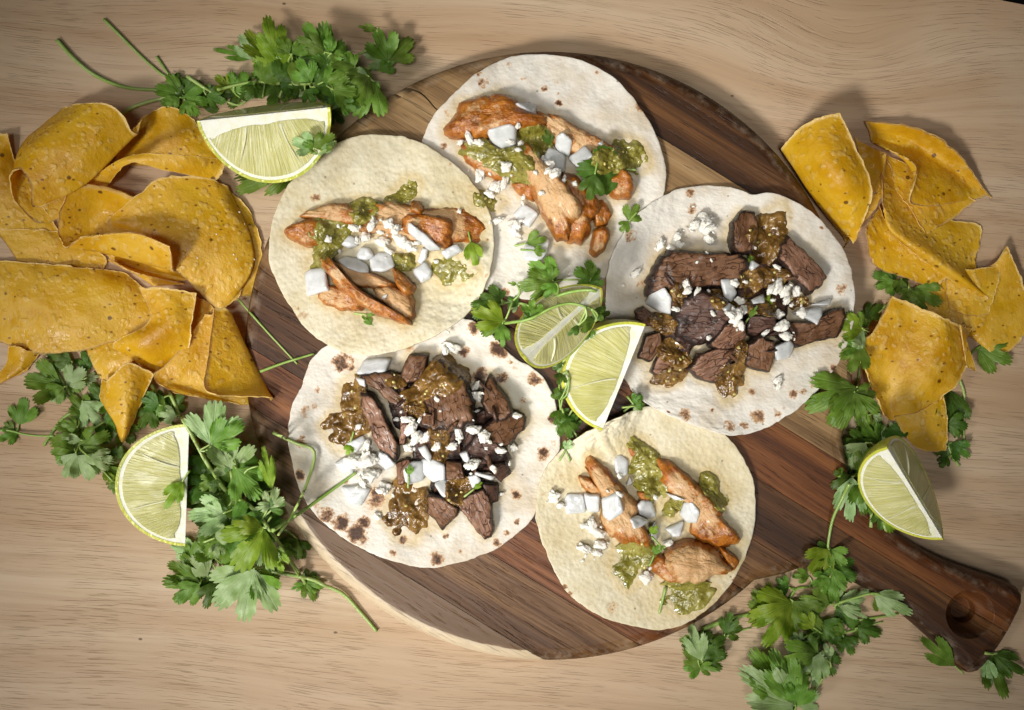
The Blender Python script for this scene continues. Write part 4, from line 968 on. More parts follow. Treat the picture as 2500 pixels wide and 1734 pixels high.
# --- right flour tortilla, steak
for k_, t_, fl_ in (('t3', 3, ['560 720 700 660 860 680 880 800 760 900 600 880', '860 680 1060 640 1180 720 1160 860 1000 900 880 840', '420 880 560 840 640 960 560 1080 420 1040', '980 520 1120 480 1200 600 1100 700 980 640']),
                    ('t4', 4, ['620 440 860 400 900 620 760 760 640 640', '760 700 1000 660 1120 780 1000 940 800 900', '1040 620 1240 560 1300 760 1160 860 1050 780', '880 960 1120 940 1220 1080 1060 1140 900 1080'])):
    for q_, s_ in enumerate(fl_):
        meat('steak_slice', k_, s_, .005, 'beef_char', f'blackened steak shred number buried at the heap base on {TN[t_]}'.replace(' number', ''), 900+q_*7+t_, group='blackened shreds under ' + TN[t_][4:], p=4)
g3 = 'steak slices on ' + TN[3][4:]
for s_, th, mt, lb in (
  ('245 820 300 780 360 830 380 900 300 890 250 860', .006, 'beef_pink', 'small steak corner behind the orange-stained lime'),
  ('275 1080 310 960 400 930 410 1020 350 1110', .006, 'beef_brown', 'dark steak bit tucked behind the stained lime wedge'),
  ('480 830 520 740 640 700 760 760 820 850 780 920 700 990 600 1000 500 960', .010, 'beef_char', 'black charred steak chunk in the middle of the pale steak taco'),
  ('900 840 1060 850 1090 920 1000 980 900 930', .008, 'beef_char', 'shaded charred steak piece between cheese crumbles'),
  ('820 370 830 290 880 225 960 220 980 300 940 380 950 460 860 460 820 420', .010, 'beef_brown', 'steak end with charred corner under brown salsa at the top of the taco'),
  ('1110 420 1170 380 1260 450 1330 530 1380 600 1350 660 1280 700 1220 640 1150 560 1110 500', .010, 'beef_pink', 'thick square-cut steak slice with cracked grain facing the chips'),
  ('1200 880 1310 880 1400 820 1490 790 1500 850 1450 970 1330 990 1230 1020 1150 980 1060 930', .008, 'beef_brown', 'steak strip running out to the tortilla rim by the cilantro'),
  ('350 1170 400 1060 520 1080 560 1130 490 1180 380 1190', .007, 'beef_pink', 'pinkish steak scrap under two salsa dollops'),
  ('680 1010 760 900 880 880 895 960 850 1050 750 1050', .009, 'beef_pink', 'upright pink steak chunk below the big cheese cluster'),
  ('570 1160 620 1070 720 1040 850 1045 790 1150 730 1240 640 1210', .008, 'beef_pink', 'light pinkish triangular steak slice with net-like grain'),
  ('905 1130 910 1010 980 960 1060 1000 1070 1080 1050 1170 970 1160', .010, 'beef_brown', 'ribbed steak cube beside a flat translucent onion'),
  ('330 690 335 610 380 540 400 490 450 460 600 470 880 475 890 540 870 610 760 650 640 660 500 690 400 670 350 705', .012, 'beef_brown', 'long charred-edge steak slice, the largest on the pale steak taco')):
    meat('steak_slice', 't3', s_, th, mt, lb, len(bpy.data.objects), group=g3, p=5, amp=.0014, freq=130)
shreds('steak_shred', 't3', '430 600 1250 1120', 16, ['beef_brown', 'beef_pink', 'beef_char'], 3, 'thin torn steak shred', 62, 51)
salsa('t3', ['930 380 980 290 1060 220 1140 210 1150 330 1100 440 1040 500 970 440', '340 860 400 830 490 870 480 920 400 930', '400 1080 450 1000 520 1030 560 1100 480 1160', '370 1230 440 1160 540 1170 530 1230 450 1255', '1000 560 1100 560 1160 600 1100 650 1020 640', '820 780 950 750 1090 770 1060 850 960 830', '740 1210 800 1150 890 1150 900 1240 860 1310 810 1330 770 1270', '1210 740 1290 730 1300 770 1220 790', '840 1030 890 1000 905 1100 860 1120', '690 720 740 690 790 720 770 790 710 790', '450 700 490 660 540 720 500 790 460 770', '870 620 950 570 1010 620 960 700 880 710'], 3, 'salsa_brown', .0046)
sprig('bright cilantro scrap on the long charred steak slice', [], 't3 960 540 890 490 .8 m; t3 1040 790 1050 700 .6 y; t3 930 850 980 780 .4 m', name='cilantro_leaf', group='loose cilantro leaves')
onions('t3', ['315 760 350 680 420 665 465 730 470 830 400 810', '755 620 820 610 870 700 830 760 780 720', '1210 810 1280 790 1395 780 1380 830 1340 900 1290 860', '1080 1020 1180 980 1220 1010 1200 1090 1110 1110 1075 1070', '930 550 950 500 1005 530 950 570', '940 740 1030 700 1030 760 950 770', '1310 770 1470 720 1440 770 1390 775', '750 800 800 760 850 790 800 850'], 3)
cheese('t3', '660 280 72 690 380 40 610 290 42 700 310 40 400 410 36 460 430 25 500 370 42 520 410 32 255 580 38 175 655 12 555 650 32 560 690 32 620 690 28 690 690 12 845 640 30 910 635 18 1100 660 54 1060 680 36 1140 690 42 1215 690 38 1160 740 32 1100 545 25 880 750 32 900 800 28 860 840 54 820 830 34 880 890 38 1110 830 32 1130 900 50 1150 960 40 1030 940 26 715 825 18 690 970 18 495 800 25 1110 1220 34 1110 1260 26 1250 820 36 965 430 14 620 515 12 705 505 12 680 462 12 1185 775 14', 3)

# --- dark-spotted flour tortilla, steak
g4 = 'steak slices on ' + TN[4][4:]
for s_, th, mt, lb in (
  ('1080 820 1160 720 1300 780 1330 880 1240 960 1120 920', .009, 'beef_char', 'black charred steak heap under loose cheese crumbs'),
  ('1180 1010 1270 1030 1270 1120 1220 1140', .006, 'beef_char', 'small charred steak edge near the bare tortilla'),
  ('960 880 1060 890 1080 980 970 990', .007, 'beef_brown', 'steak corner hidden behind onions'),
  ('690 780 700 640 740 600 745 700 720 780', .007, 'beef_pink', 'thin upright steak strip beside cheese crumbles'),
  ('670 900 740 870 770 900 710 1020 680 1020', .007, 'beef_pink', 'reddish steak fibre strip next to the onion with a green fleck'),
  ('480 390 560 360 650 370 720 440 740 580 640 540 560 460 500 430', .009, 'beef_brown', 'steak flap next to the wide translucent onion slice'),
  ('465 490 540 500 590 590 640 700 690 800 670 860 590 830 530 740 510 640 465 570', .010, 'beef_pink', 'long pink steak slice with a rare red spot'),
  ('700 390 720 310 760 260 850 265 850 340 820 400 740 420', .009, 'beef_brown', 'blocky steak piece at the edge of the salsa heap'),
  ('1180 690 1250 630 1370 590 1425 620 1420 700 1330 780 1220 770', .009, 'beef_brown', 'rolled steak strip with ropey grain at the tortilla middle edge'),
  ('1180 470 1230 380 1270 440 1330 520 1350 600 1290 640 1220 600 1180 540', .010, 'beef_brown', 'twisted steak chunk with frayed fibres pointing to the limes'),
  ('1230 950 1310 890 1345 960 1290 1010', .006, 'beef_char', 'tiny dark steak bit under a cheese crumb'),
  ('850 1190 860 1080 940 1090 1040 1150 1030 1200 940 1290 900 1230', .009, 'beef_brown', 'browned steak corner beside the big salsa pool'),
  ('1040 1140 1110 1080 1190 1050 1230 1150 1240 1290 1200 1350 1150 1300 1090 1210', .008, 'beef_pink', 'tongue-shaped steak slice reaching toward the tortilla rim'),
  ('850 350 940 310 1060 390 1090 420 1130 560 1120 640 1060 690 900 690 820 650 830 570 850 450', .013, 'beef_brown', 'largest steak chunk, half covered with brown salsa')):
    meat('steak_slice', 't4', s_, th, mt, lb, len(bpy.data.objects), group=g4, p=5, amp=.0014, freq=130)
shreds('steak_shred', 't4', '640 420 1300 1080', 16, ['beef_brown', 'beef_pink', 'beef_char'], 4, 'thin torn steak shred', 62, 52)
salsa('t4', ['740 480 830 400 900 310 960 290 1060 400 990 470 860 500 760 540', '340 560 360 430 430 410 470 470 440 560 390 620', '245 680 290 620 400 610 480 600 480 690 400 760 330 790 270 740', '610 1200 680 1050 760 1060 840 1120 830 1210 780 1320 710 1320 640 1270', '840 760 900 720 960 760 960 850 910 920 860 850', '880 700 970 690 960 770 890 750', '*620 400 680 380 720 430 640 450', '730 560 830 540 840 600 760 610'], 4, 'salsa_brown', .0046)
onions('t4', ['420 370 470 280 600 270 640 280 610 360 500 380', '420 390 490 400 490 450 450 440', '350 790 460 740 480 770 420 850 360 840', '285 910 350 870 420 900 400 980 330 960', '560 830 610 850 665 910 600 960 540 910', '320 1050 420 1040 510 1060 450 1170 370 1160', '800 880 900 880 960 910 960 1000 880 1020 820 970', '705 940 760 890 820 890 830 1010 740 1035 710 1010', '890 1020 960 990 1010 1050 990 1120 940 1100', '1090 970 1150 960 1175 1000 1120 1060', '790 810 840 790 880 860 870 900 820 860', '1040 840 1090 820 1120 900 1070 890', '1140 940 1260 970 1240 1000 1130 960'], 4)
salsa('t4', ['980 1050 1020 985 1090 990 1120 1060 1060 1120 1000 1110'], 4, 'salsa_brown', .004)
cheese('t4', '990 210 54 960 230 30 1145 440 34 1145 500 34 910 520 20 930 590 10 735 640 38 760 690 42 840 610 10 810 640 18 790 750 50 850 740 36 740 805 30 910 800 32 1000 800 36 1040 720 42 1130 700 38 1190 740 42 1220 770 20 1385 617 28 1290 825 34 1365 805 26 1245 930 26 1130 900 46 1100 910 30 430 890 58 500 880 58 500 790 36 510 970 66 470 1010 40 600 1040 42 580 1060 30 450 680 24 1150 590 14 1290 1080 14 560 1210 28 1340 900 14 670 640 20', 4)
sprig('tiny green cilantro fleck on an onion cube of the dark-spotted taco', [], 't4 745 970 750 905 .7 m', name='cilantro_leaf', group='loose cilantro leaves')
sprig('short pale cilantro scrap under brown salsa on the dark-spotted taco', [], 't4 400 780 380 850 .7 y; t4 1130 1050 1180 1010 .5 y', name='cilantro_leaf', group='loose cilantro leaves')

# --- corn tortilla by the handle
g5 = 'chicken pieces on ' + TN[5][4:]
for s_, th, mt, lb in (
  ('365 530 430 540 520 620 540 680 440 640 390 600', .006, 'chicken_mid', 'thin chicken sliver beside the longest chicken slice'),
  ('900 440 1000 470 1120 560 1190 640 1270 720 1330 830 1395 900 1370 960 1290 980 1180 960 1100 880 1130 780 1050 680 950 640 920 560', .008, 'chicken_mid', 'long curved orange chicken strip with a hooked end'),
  ('690 340 740 320 770 380 720 400', .004, 'chicken_glazed', 'orange chicken scrap under the tall green salsa ridge'),
  ('750 630 830 620 850 680 780 690', .005, 'chicken_glazed', 'orange chicken scrap above a bright onion square'),
  ('1290 990 1370 1030 1430 1075 1390 1160 1340 1110', .006, 'chicken_glazed', 'dark red chicken edge touching the tortilla rim'),
  ('400 425 480 440 580 530 680 640 750 720 740 800 790 860 830 920 800 985 700 960 590 910 530 840 510 780 540 700 480 600 430 500', .009, 'chicken_pale', 'longest pale chicken slice lying under three onion squares'),
  ('830 1110 900 1040 960 1090 1000 1180 1050 1220 960 1230 880 1180', .008, 'chicken_glazed', 'crumpled orange chicken skin clump near green salsa'),
  ('940 1080 990 980 1100 955 1220 980 1320 1080 1360 1150 1260 1170 1150 1210 1060 1220 1000 1200 950 1140', .011, 'chicken_pale', 'leaf-shaped pale chicken piece smeared with red glaze')):
    meat('chicken_piece', 't5', s_, th, mt, lb, len(bpy.data.objects), group=g5)
salsa('t5', ['700 320 740 285 800 320 880 370 880 440 890 500 800 520 720 480 740 400', '720 480 860 470 920 560 930 640 870 690 800 640 730 570', '1190 580 1230 530 1310 560 1350 640 1320 740 1250 700', '*600 1080 700 980 800 990 850 1050 800 1130 740 1250 650 1220 610 1150', '*930 1300 1000 1240 1130 1230 1230 1290 1200 1390 1080 1440 960 1400', '900 770 970 710 1030 780 960 810', '980 690 1040 670 1060 740 1000 740'], 5, 'salsa_green', .0048)
onions('t5', ['265 700 290 650 400 650 420 780 280 795', '395 640 505 650 505 775 425 780', '510 670 620 615 660 760 560 825 520 790', '750 720 790 685 860 700 900 810 850 825 770 790', '690 800 750 780 840 830 780 860 720 870', '840 900 880 830 910 900 890 975 850 950', '945 885 1080 830 1050 940 990 945', '1060 700 1110 690 1165 760 1150 850 1080 840 1040 790', '600 420 640 385 700 420 700 520 640 550 610 500', '680 600 710 530 730 580', '940 640 1000 650 1070 680 1000 690'], 5, .0028)
cheese('t5', '195 660 46 240 715 30 445 840 56 400 850 30 495 900 42 500 980 46 400 1000 48 385 1080 14 480 1030 38 805 1190 48 955 965 34 865 660 22 630 640 26 190 620 12 630 520 22 550 620 12', 5)
sprig('small cilantro scraps tucked between onions on the handle-side corn tortilla', [], 't5 860 1040 890 970 .7 m; t5 830 900 880 850 .6 y; t5 900 980 930 1010 .8 m', name='cilantro_leaf', group='loose cilantro leaves')
sprig('cut green cilantro stem stuck in the flat salsa pool', [('t5', '935 1255 915 1330 890 1430', .8)], '', name='bare_cilantro_sprig', group='loose cilantro leaves')

# ================================================================== LEFT SIDE: cilantro bed, lime, chips
GL = 'cilantro sprigs by the big chip pile'
sprig('broad-leaved cilantro sprig half under the chip tips', [('k3', '380 840 430 960 520 1110 560 1180', .9), ('k3', '510 840 530 960 610 1130', .9), ('k4', '780 20 600 160 480 240 340 440', 1.0)],
  'k3 700 960 640 820 .9 d; k3 480 1080 190 1050 1.0 m; k3 500 1100 360 1195 .9 m; k3 560 900 360 850 .9 d; k3 800 1200 700 1080 1 d; k4 860 420 740 260 1 d; k3 520 1090 660 960 .9 p; k3 680 1030 775 1015 .6 p; k3 690 1310 540 1160 .8 m; k3 640 1210 775 1390 .9 p; k4 640 330 390 430 .9 m; k4 600 300 480 260 .9 m', group=GL)
sprig('little cilantro twig with three leaves reaching to the table edge', [('k4', '-60 330 60 320 180 350 300 365 420 365', .7)], 'k4 150 280 190 70 .85 m; k4 140 320 -10 400 .7 m; k4 110 320 30 260 .7 m', group=GL)
sprig('crumpled pale cilantro cluster beside the upright lime', [('k4', '590 490 640 400 700 330 820 250', .7)],
  'k4 900 560 960 440 .8 d; k4 820 600 900 720 .9 m; k4 600 480 850 340 .75 m; k4 590 490 395 490 .8 m; k4 590 500 500 690 .9 p; k4 600 520 720 700 1 p; k4 700 530 915 560 .7 p; k4 630 400 490 380 .45 p; k4 820 640 870 745 .6 y; k4 880 720 890 820 .6 m', group=GL)
sprig('dark low cilantro sprig pressed against the board rim', [('k5', '460 490 530 570 720 870', .9), ('k5', '730 560 830 670 930 750', .8)],
  'k5 600 620 380 300 1 d; k5 650 700 420 560 1 d; k5 700 480 480 260 1 d; k5 620 660 430 860 1 d; k5 700 700 880 560 1 d; k5 760 800 1000 640 1 d; k5 700 800 560 960 1 d; k5 840 760 1080 700 1 d; k5 720 860 900 960 1 d; k5 1200 850 1080 1010 1 m; k5 640 560 560 420 .9 d; k5 880 400 960 540 1 d', group=GL)
sprig('dense dark cilantro tangle filling the gap between chips and board', [('k4', '1100 60 1250 200 1400 330 1560 520', .9), ('k4', '1500 300 1650 520 1700 800 1800 1100', .9)],
  'k4 1160 140 1020 60 1 d; k4 1180 160 1090 300 1 d; k4 1300 180 1200 60 .9 m; k4 1330 160 1420 40 .9 d; k4 1560 420 1700 260 1 d; k4 1600 520 1500 700 1 d; k4 1650 560 1860 480 1 d; k4 1640 700 1480 860 1 d; k4 1660 640 1850 700 1 m; k4 1700 820 1500 1020 1 d; k4 1720 860 1900 900 1 m; k4 1780 1000 1560 1180 1 d; k4 1800 1060 2040 1000 1 d; k4 1760 1140 1600 1300 .9 m; k4 1780 1150 1960 1240 1 d; k4 900 120 820 260 .9 d; k4 940 300 1040 420 1 d', group=GL)
sprig('tall veined cilantro sprig with a pale underside leaf', [('k4', '1800 640 1810 720 1825 800', .9), ('k4', '1840 590 1870 680 1920 840', .6)],
  'k4 1820 560 2010 700 .8 m; k4 1800 630 1790 370 1.35 p; k4 1840 620 2020 860 .85 m; k4 2120 790 2050 450 .32 y; k4 2010 600 2100 690 .8 m', group=GL)
sprig('long-stemmed cilantro sprig crossing the bed toward the lower leaves', [('k3', '1160 1060 1280 1230 1370 1340', 1.2), ('k3', '1320 1140 1410 1340', 1.1), ('k5', '370 20 480 230 570 370 660 490 840 600 1000 800 1150 1020 1260 1190', 1.15)],
  'k3 1280 1180 1130 1280 1 m; k3 1240 1240 1100 1200 .9 d; k3 1370 1330 1230 1310 .8 p; k5 560 380 440 460 .9 m; k5 680 640 350 670 .85 p; k5 620 650 480 590 .8 p; k4 2090 930 2160 770 .8 p; k4 2120 900 1975 940 .45 p; k5 1260 1190 1340 1330 .8 m; k5 1255 1200 1150 1240 .5 m; k5 1260 1190 1405 1225 .7 m', group=GL)
sprig('low cilantro cluster spread at the foot of the lime', [('k5', '690 1075 560 1110 440 1160', .8), ('k5', '860 1080 1000 1100 1300 1160 1410 1210 1560 1280 1700 1430 1820 1570', 1.15)],
  'k5 560 1000 440 860 1 m; k5 330 900 220 900 .9 p; k5 400 980 220 890 .8 p; k5 360 1010 420 870 .9 m; k5 600 880 560 1000 .9 p; k5 500 980 430 870 .6 p; k5 420 1130 190 1040 .85 m; k5 440 1190 150 1180 .8 m; k5 440 1200 250 1345 .8 m; k5 500 1140 380 980 .9 p; k5 560 1180 480 1390 .8 d; k5 880 1130 1060 1160 .9 m; k5 880 1120 1000 1345 .9 m; k5 860 1090 560 1370 .9 p; k5 860 1080 780 1490 1.0 p; k5 1040 930 1080 1110 .8 y; k5 930 900 1000 1100 .8 p; k5 940 760 720 1090 1.05 y; k5 930 760 690 720 .5 y; k5 560 840 690 790 .9 p', group=GL)
lime((462, 1036), (452, 1334), 158, -1, -10, 74, 'upright lime wedge lying on cilantro beside the spiky chip', lift0=.004, lift1=-.002)
sprig('single bright cilantro leaf lying on the upright lime wedge', [], 'k4 1420 720 1285 930 .55 y', name='cilantro_leaf', group='loose cilantro leaves')
sprig('single large bluish cilantro leaf between board rim and upright lime', [('k4', '1420 230 1500 370 1590 550', 1.0)], 'k4 1650 440 1680 95 1.15 p; k4 1640 430 1890 270 .7 m', name='cilantro_sprig', group=GL)
sprig('bent bare cilantro stem lying over the rim of the dark-spotted tortilla', [('k5', '1010 20 1180 100 1330 170 1280 400 1160 660 1050 820', .85)], '', name='bare_cilantro_sprig', group='loose cilantro stems')
sprig('straight bare cilantro stem pointing at cheese on the dark-spotted tortilla', [('k5', '1000 790 1300 590 1660 330', .95)], '', name='bare_cilantro_sprig', group='loose cilantro stems')
sprig('thin cilantro stem on the dark board beneath the chip pile', [('f', '535 672 600 745 668 818', .6)], '', name='bare_cilantro_sprig', group='loose cilantro stems')
sprig('short stem end crossing the thin stem on the dark board', [('f', '585 835 640 815 706 795', .75)], '', name='bare_cilantro_sprig', group='loose cilantro stems')

# --- top-left bunch and lime
GT = 'cilantro sprigs around the big lime wedge'
sprig('cilantro sprig with very long bare stems fanning over the table', [('k0', '445 310 560 440 700 560 850 640 1000 685 1200 700 1500 700', 1.15), ('k0', '810 150 950 290 1100 440 1250 570 1330 620 1450 720', .85), ('k0', '1220 440 1340 620 1420 740 1530 910', .7), ('k0', '900 925 1050 830 1270 765 1400 740', 1.2)],
  'k0 1330 640 1450 620 .9 d; k0 1540 800 1720 760 1 d; k0 1420 740 1205 690 .9 m; k0 1400 760 1290 830 .9 m; k0 1430 720 1570 640 .8 d; k0 1420 760 1620 800 1 m; k0 1440 780 1490 905 .9 m', group=GT)
sprig('flat dark cilantro sprig mostly hidden behind the big lime', [('k0', '1460 595 1600 690 1770 790', 1.0), ('k1', '520 630 740 605 900 620', .9)],
  'k1 600 700 400 760 1 d; k1 900 640 700 740 1 d; k1 1000 620 880 760 1 d; k1 1120 640 1010 760 1 d; k1 1220 720 1100 600 1 d; k1 1240 760 1380 700 1 d; k1 1200 580 1000 400 1.1 d; k1 650 780 600 640 1 m; k1 330 740 480 800 .9 d; k1 1300 860 1400 960 .8 d; k1 1260 700 1330 820 .9 d', group=GT)
sprig('upright cilantro sprig with bright jagged leaves behind the lime', [('k1', '660 750 780 590 800 540', .9), ('k1', '790 620 770 760', .5), ('k1', '1040 550 1060 650 1075 750', 1.0)],
  'k1 520 690 400 590 .9 y; k1 780 560 680 580 .9 m; k1 720 450 390 385 .32 m; k1 700 470 590 270 .7 p; k1 830 470 640 240 .6 y; k1 950 590 740 300 .75 y; k1 860 420 800 125 .62 y', group=GT)
sprig('feathery cilantro sprig pointing away from the lime', [('k1', '1290 750 1280 640 1290 540', .7), ('k1', '1280 560 1160 450', .5)],
  'k1 1180 560 1060 620 .8 d; k1 1300 560 1240 170 .6 m; k1 1280 500 1100 180 .6 m; k1 1250 410 1040 290 .6 m; k1 1300 420 1290 260 .5 m; k1 1310 420 1340 480 .8 m', group=GT)
sprig('cilantro sprig with a leaf resting on the board rim', [('k1', '1280 600 1480 560 1680 520', .8), ('k1', '1400 480 1490 440 1600 380', .7)],
  'k1 1490 520 1430 400 .8 m; k1 1510 540 1280 640 .9 m; k1 1450 500 1300 450 .6 m; k1 1640 640 1480 900 1.0 m; k1 1640 640 1650 720 .8 m; k1 1600 600 1400 780 .9 m; k1 1740 500 1600 420 .9 p; k1 1700 560 1790 460 .9 m; k1 1770 470 1930 300 .9 m; k1 1750 480 1650 220 .8 m; k1 1660 230 1515 205 .4 m', group=GT)
sprig('long drooping cilantro leaves squeezed between lime and corn tortilla', [('k1', '1150 1230 1000 1290 800 1370', .7)],
  'k1 1000 1300 860 1480 .8 d; k1 1080 1260 570 1490 .42 m; k1 1150 1220 560 1390 .3 m', group=GT)
sprig('small stub of cilantro stem between chip and big lime', [('k0', '1440 1070 1490 1062 1540 1058', .9)], 'k0 1490 1090 1465 1200 .4 m; k0 1540 1060 1600 1110 .6 d', group=GT)
sprig('loose crowded cilantro leaves packed behind the big lime', [('k1', '420 700 700 640 1000 660 1300 640', .8), ('k1', '900 760 1000 500 980 380', .7)],
  'k1 560 720 640 560 1 m; k1 700 660 640 780 1 d; k1 760 640 880 480 1 m; k1 900 640 1000 480 1 d; k1 1000 640 1120 520 1 m; k1 1150 640 1040 460 .9 m; k1 1180 680 1340 600 .9 d; k1 1240 640 1400 560 1 m; k1 1320 700 1500 720 1 m; k1 1100 700 1180 800 1 d; k1 980 420 880 300 .8 m; k1 1000 420 1120 330 .8 m; k1 1380 800 1500 860 .9 d', group=GT)
lime((480, 296), (806, 262), 160, -1, 30, 82, 'large lime wedge with white core edge lying on the cilantro bunch', lift0=.002, lift1=.002, pulp0=.10)
sprig('curly cilantro tip draped over the big lime and tortilla rim', [('k1', '1330 1130 1250 1190 1160 1200', .45)], 'k1 1165 1160 1000 1090 .8 p; k1 1170 1150 1330 1050 .75 m; k1 1330 1100 1210 1215 .4 p; k1 1170 1170 1120 1190 .6 m', group=GT)

# --- left chip pile
GC = 'chips in the big pile'
chip('k2', ['160 560 8 280 350 9 390 185 10', '300 620 8 430 420 9 560 230 8'], 'chip sliver showing behind the large rolled chip', GC)
chip('k2', ['-140 330 14 -20 312 16 60 306 18', '-150 650 16 0 620 18 150 590 12', '-150 1000 14 120 960 14 420 990 10', '-150 1100 12 150 1080 12 470 1110 8'], 'bright yellow chip cut off by the picture edge under the rolled chip', GC)
chip('k2', ['1080 210 6 1290 95 12 1520 200 8', '950 420 5 1300 330 12 1640 420 6', '900 560 4 1350 560 8 1780 560 4'], 'orange brown chip leaning behind the big lime wedge', GC)
chip('k2', ['1650 640 12 1500 900 10 1500 1300 10', '1850 800 12 1800 1100 14 1750 1550 10', '1960 930 8 2045 1230 10 2015 1585 8'], 'round-edged chip peeking from beneath the salted chip at the board', GC)
chip('k2', ['-50 1060 12 250 1050 14 480 1080 10', '60 1180 12 400 1200 14 820 1270 12', '150 1320 12 450 1400 12 800 1390 10'], 'brown shaded chip between the rolled chip and the widest chip', GC)
chip('k3', ['70 770 12 180 800 14 320 830 10', '40 930 10 140 960 12 260 900 10', '-90 1080 6 -40 1095 6 210 970 8'], 'thin curled chip scrap beneath the widest chip at picture edge', GC)
chip('k3', ['1400 360 12 1540 400 14 1670 470 14', '1430 600 10 1540 620 12 1640 640 12', '1440 830 10 1520 815 12 1615 790 12'], 'narrow shaded chip between the cone chip and its neighbour', GC)
chip('k3', ['660 790 14 900 740 16 1060 870 18', '720 920 14 850 900 17 980 960 16', '785 1035 12 825 1055 13 862 1082 12'], 'small triangular chip tip hanging over cilantro', GC)
chip('k3', ['800 1040 8 855 1040 14 1000 905 17 1200 1005 12', '785 1190 6 865 1280 14 990 1180 18 1120 1170 12', '880 1330 6 915 1410 13 975 1390 16 1045 1350 11', '935 1500 8 945 1525 12 955 1535 12 965 1525 11'], 'long spike-shaped chip pointing down at the upright lime', GC)
chip('k3', ['1600 540 8 1700 510 7 1785 505 14 1665 485 20', '1330 890 9 1650 930 6 1915 790 16 1625 830 27', '1190 1020 9 1600 1120 5 2050 1060 15 1590 1100 31', '1360 1150 9 1960 1245 7 2115 1185 20 1700 1170 32'], 'cone-rolled orange chip with a folded flap next to the dark board', GC)
chip('k3', ['1080 330 24 1300 330 26 1535 365 24', '1170 590 24 1330 570 27 1490 640 22', '880 765 20 1150 770 25 1465 820 18', '1010 860 15 1205 985 12 1335 905 13'], 'golden angular chip with a straight pale lower edge', GC)
chip('k3', ['815 60 20 1130 120 20 1440 230 20', '900 130 16 1080 190 15 1440 270 16', '840 110 24 1030 200 24 1200 312 22', '850 105 26 1060 215 26 1450 300 20'], 'small curled chip under the folded chip lip', GC)
chip('k2', ['560 930 7 800 620 7 1050 280 6', '330 1015 7 400 560 7 620 170 7', '130 850 10 180 420 10 520 120 10', '80 640 20 210 400 22 505 105 20', '160 588 32 430 300 34 690 68 30', '236 700 33 640 450 33 900 110 30', '245 855 28 650 690 26 1050 310 24', '300 880 26 660 690 25 1102 200 22'], 'large rolled chip, its open curled end facing the picture edge', GC, n=40)
chip('k2', ['545 706 28 800 722 25 1045 800 24', '470 900 25 780 920 14 1080 1000 14', '458 1090 20 800 1130 11 1220 1220 12', '505 1195 25 820 1238 26 1340 1375 28', '590 1140 33 1000 1120 40 1335 1280 41', '640 1112 35 1040 1083 43 1325 1185 43'], 'folded chip with a bright upturned lip', GC, n=40)
chip('k3', ['-90 110 27 300 140 33 700 178 33 985 215 27', '-100 280 30 320 300 36 780 300 36 1130 340 29', '-100 500 30 350 520 37 800 520 35 1300 500 27', '-80 720 26 260 838 32 700 805 33 1325 592 27'], 'widest golden chip with pale blisters across the pile', GC, n=48)
chip('k2', ['650 690 10 1010 485 36 1400 474 38 1752 508 26', '740 705 10 1010 512 37 1380 540 37 1735 590 27', '830 712 10 1015 538 36 1290 592 35 1690 668 27'], 'arched chip strip standing over a gap in the pile', GC)
chip('k2', ['846 985 26 848 1000 27 852 1015 27 870 1030 26', '1040 815 32 1080 930 33 1110 1020 34 1130 1105 33', '1260 650 33 1400 900 34 1420 1150 35 1340 1340 34', '1600 650 29 1750 950 30 1720 1300 31 1540 1530 29', '1760 720 25 1930 1080 25 1930 1400 26 1705 1672 25', '1790 770 23 1940 1130 23 1968 1300 23 1850 1590 23'], 'big quarter-round salted chip on top of the pile', GC, n=48)

# ================================================================== RIGHT SIDE
GR = 'cilantro sprigs under the smaller chip pile'
sprig('cilantro sprig with double leaf lying on the board edge', [('r2', '285 1150 340 1020 400 870', 1.4), ('r2', '560 190 470 280 430 400 400 600 380 700', .8)],
  'r2 430 330 275 300 .8 y; r2 420 320 345 225 .7 m; r2 400 420 290 420 .8 m; r2 430 420 350 565 .9 m; r2 440 270 530 190 .8 d; r2 480 900 440 790 .9 m; r2 480 800 535 835 .7 p; r2 520 960 410 860 .9 m; r2 390 650 105 770 .8 m; r2 395 670 290 880 .7 m; r2 380 680 440 870 .85 m', group=GR)
sprig('cilantro sprig with clipped stems beside the small lime', [('r2', '470 1430 475 1330 480 1220', .9), ('r2', '555 1450 530 1380 515 1300', .8), ('r2', '420 1320 428 1220 430 1140', .6), ('r2', '620 900 560 960 490 1010', 1.0)],
  'r2 600 900 680 860 .9 d; r2 560 880 640 940 .9 d; r2 440 960 340 1110 .9 p; r2 390 1130 480 990 .8 m; r2 365 1150 350 1400 .6 p; r2 420 1170 430 1360 .7 m; r2 480 1270 515 1380 .7 m; r2 540 1330 670 1430 .8 y', group=GR)
sprig('dark cilantro leaves between the two groups of smaller-pile chips', [('r2', '560 60 640 60 700 110', .7)], 'r2 600 60 480 20 .9 d; r2 600 60 500 100 .9 m; r2 640 50 620 130 .8 m; r2 700 100 860 190 .8 m; r2 690 110 740 230 .9 m; r2 680 100 640 170 .7 m', group=GR)
sprig('dark rounded cilantro leaf sticking out beside the blistered chip', [('r2', '1080 420 1030 460 980 520', .7)], 'r2 1110 400 1080 330 1 d; r2 1060 430 1255 510 .75 m', group=GR)
sprig('shaded cilantro sprig running along the blistered chip toward the lime', [('r2', '955 590 990 700 985 900 1000 1000', .8), ('r2', '870 880 920 1030 965 1090', .8)], 'r2 900 660 960 930 .6 d; r2 900 850 1010 870 .9 d; r2 920 960 1020 1040 .9 d; r2 900 1040 860 1100 .8 d; r2 890 980 830 1030 .9 d', group=GR)
GD = 'chips in the smaller pile'
chip('f', ['2060 640 6 2215 604 10 2262 552 14', '2090 730 6 2200 700 10 2300 640 10', '2170 735 4 2245 798 8 2330 730 8'], 'shadowed chip lying flat at the picture edge', GD)
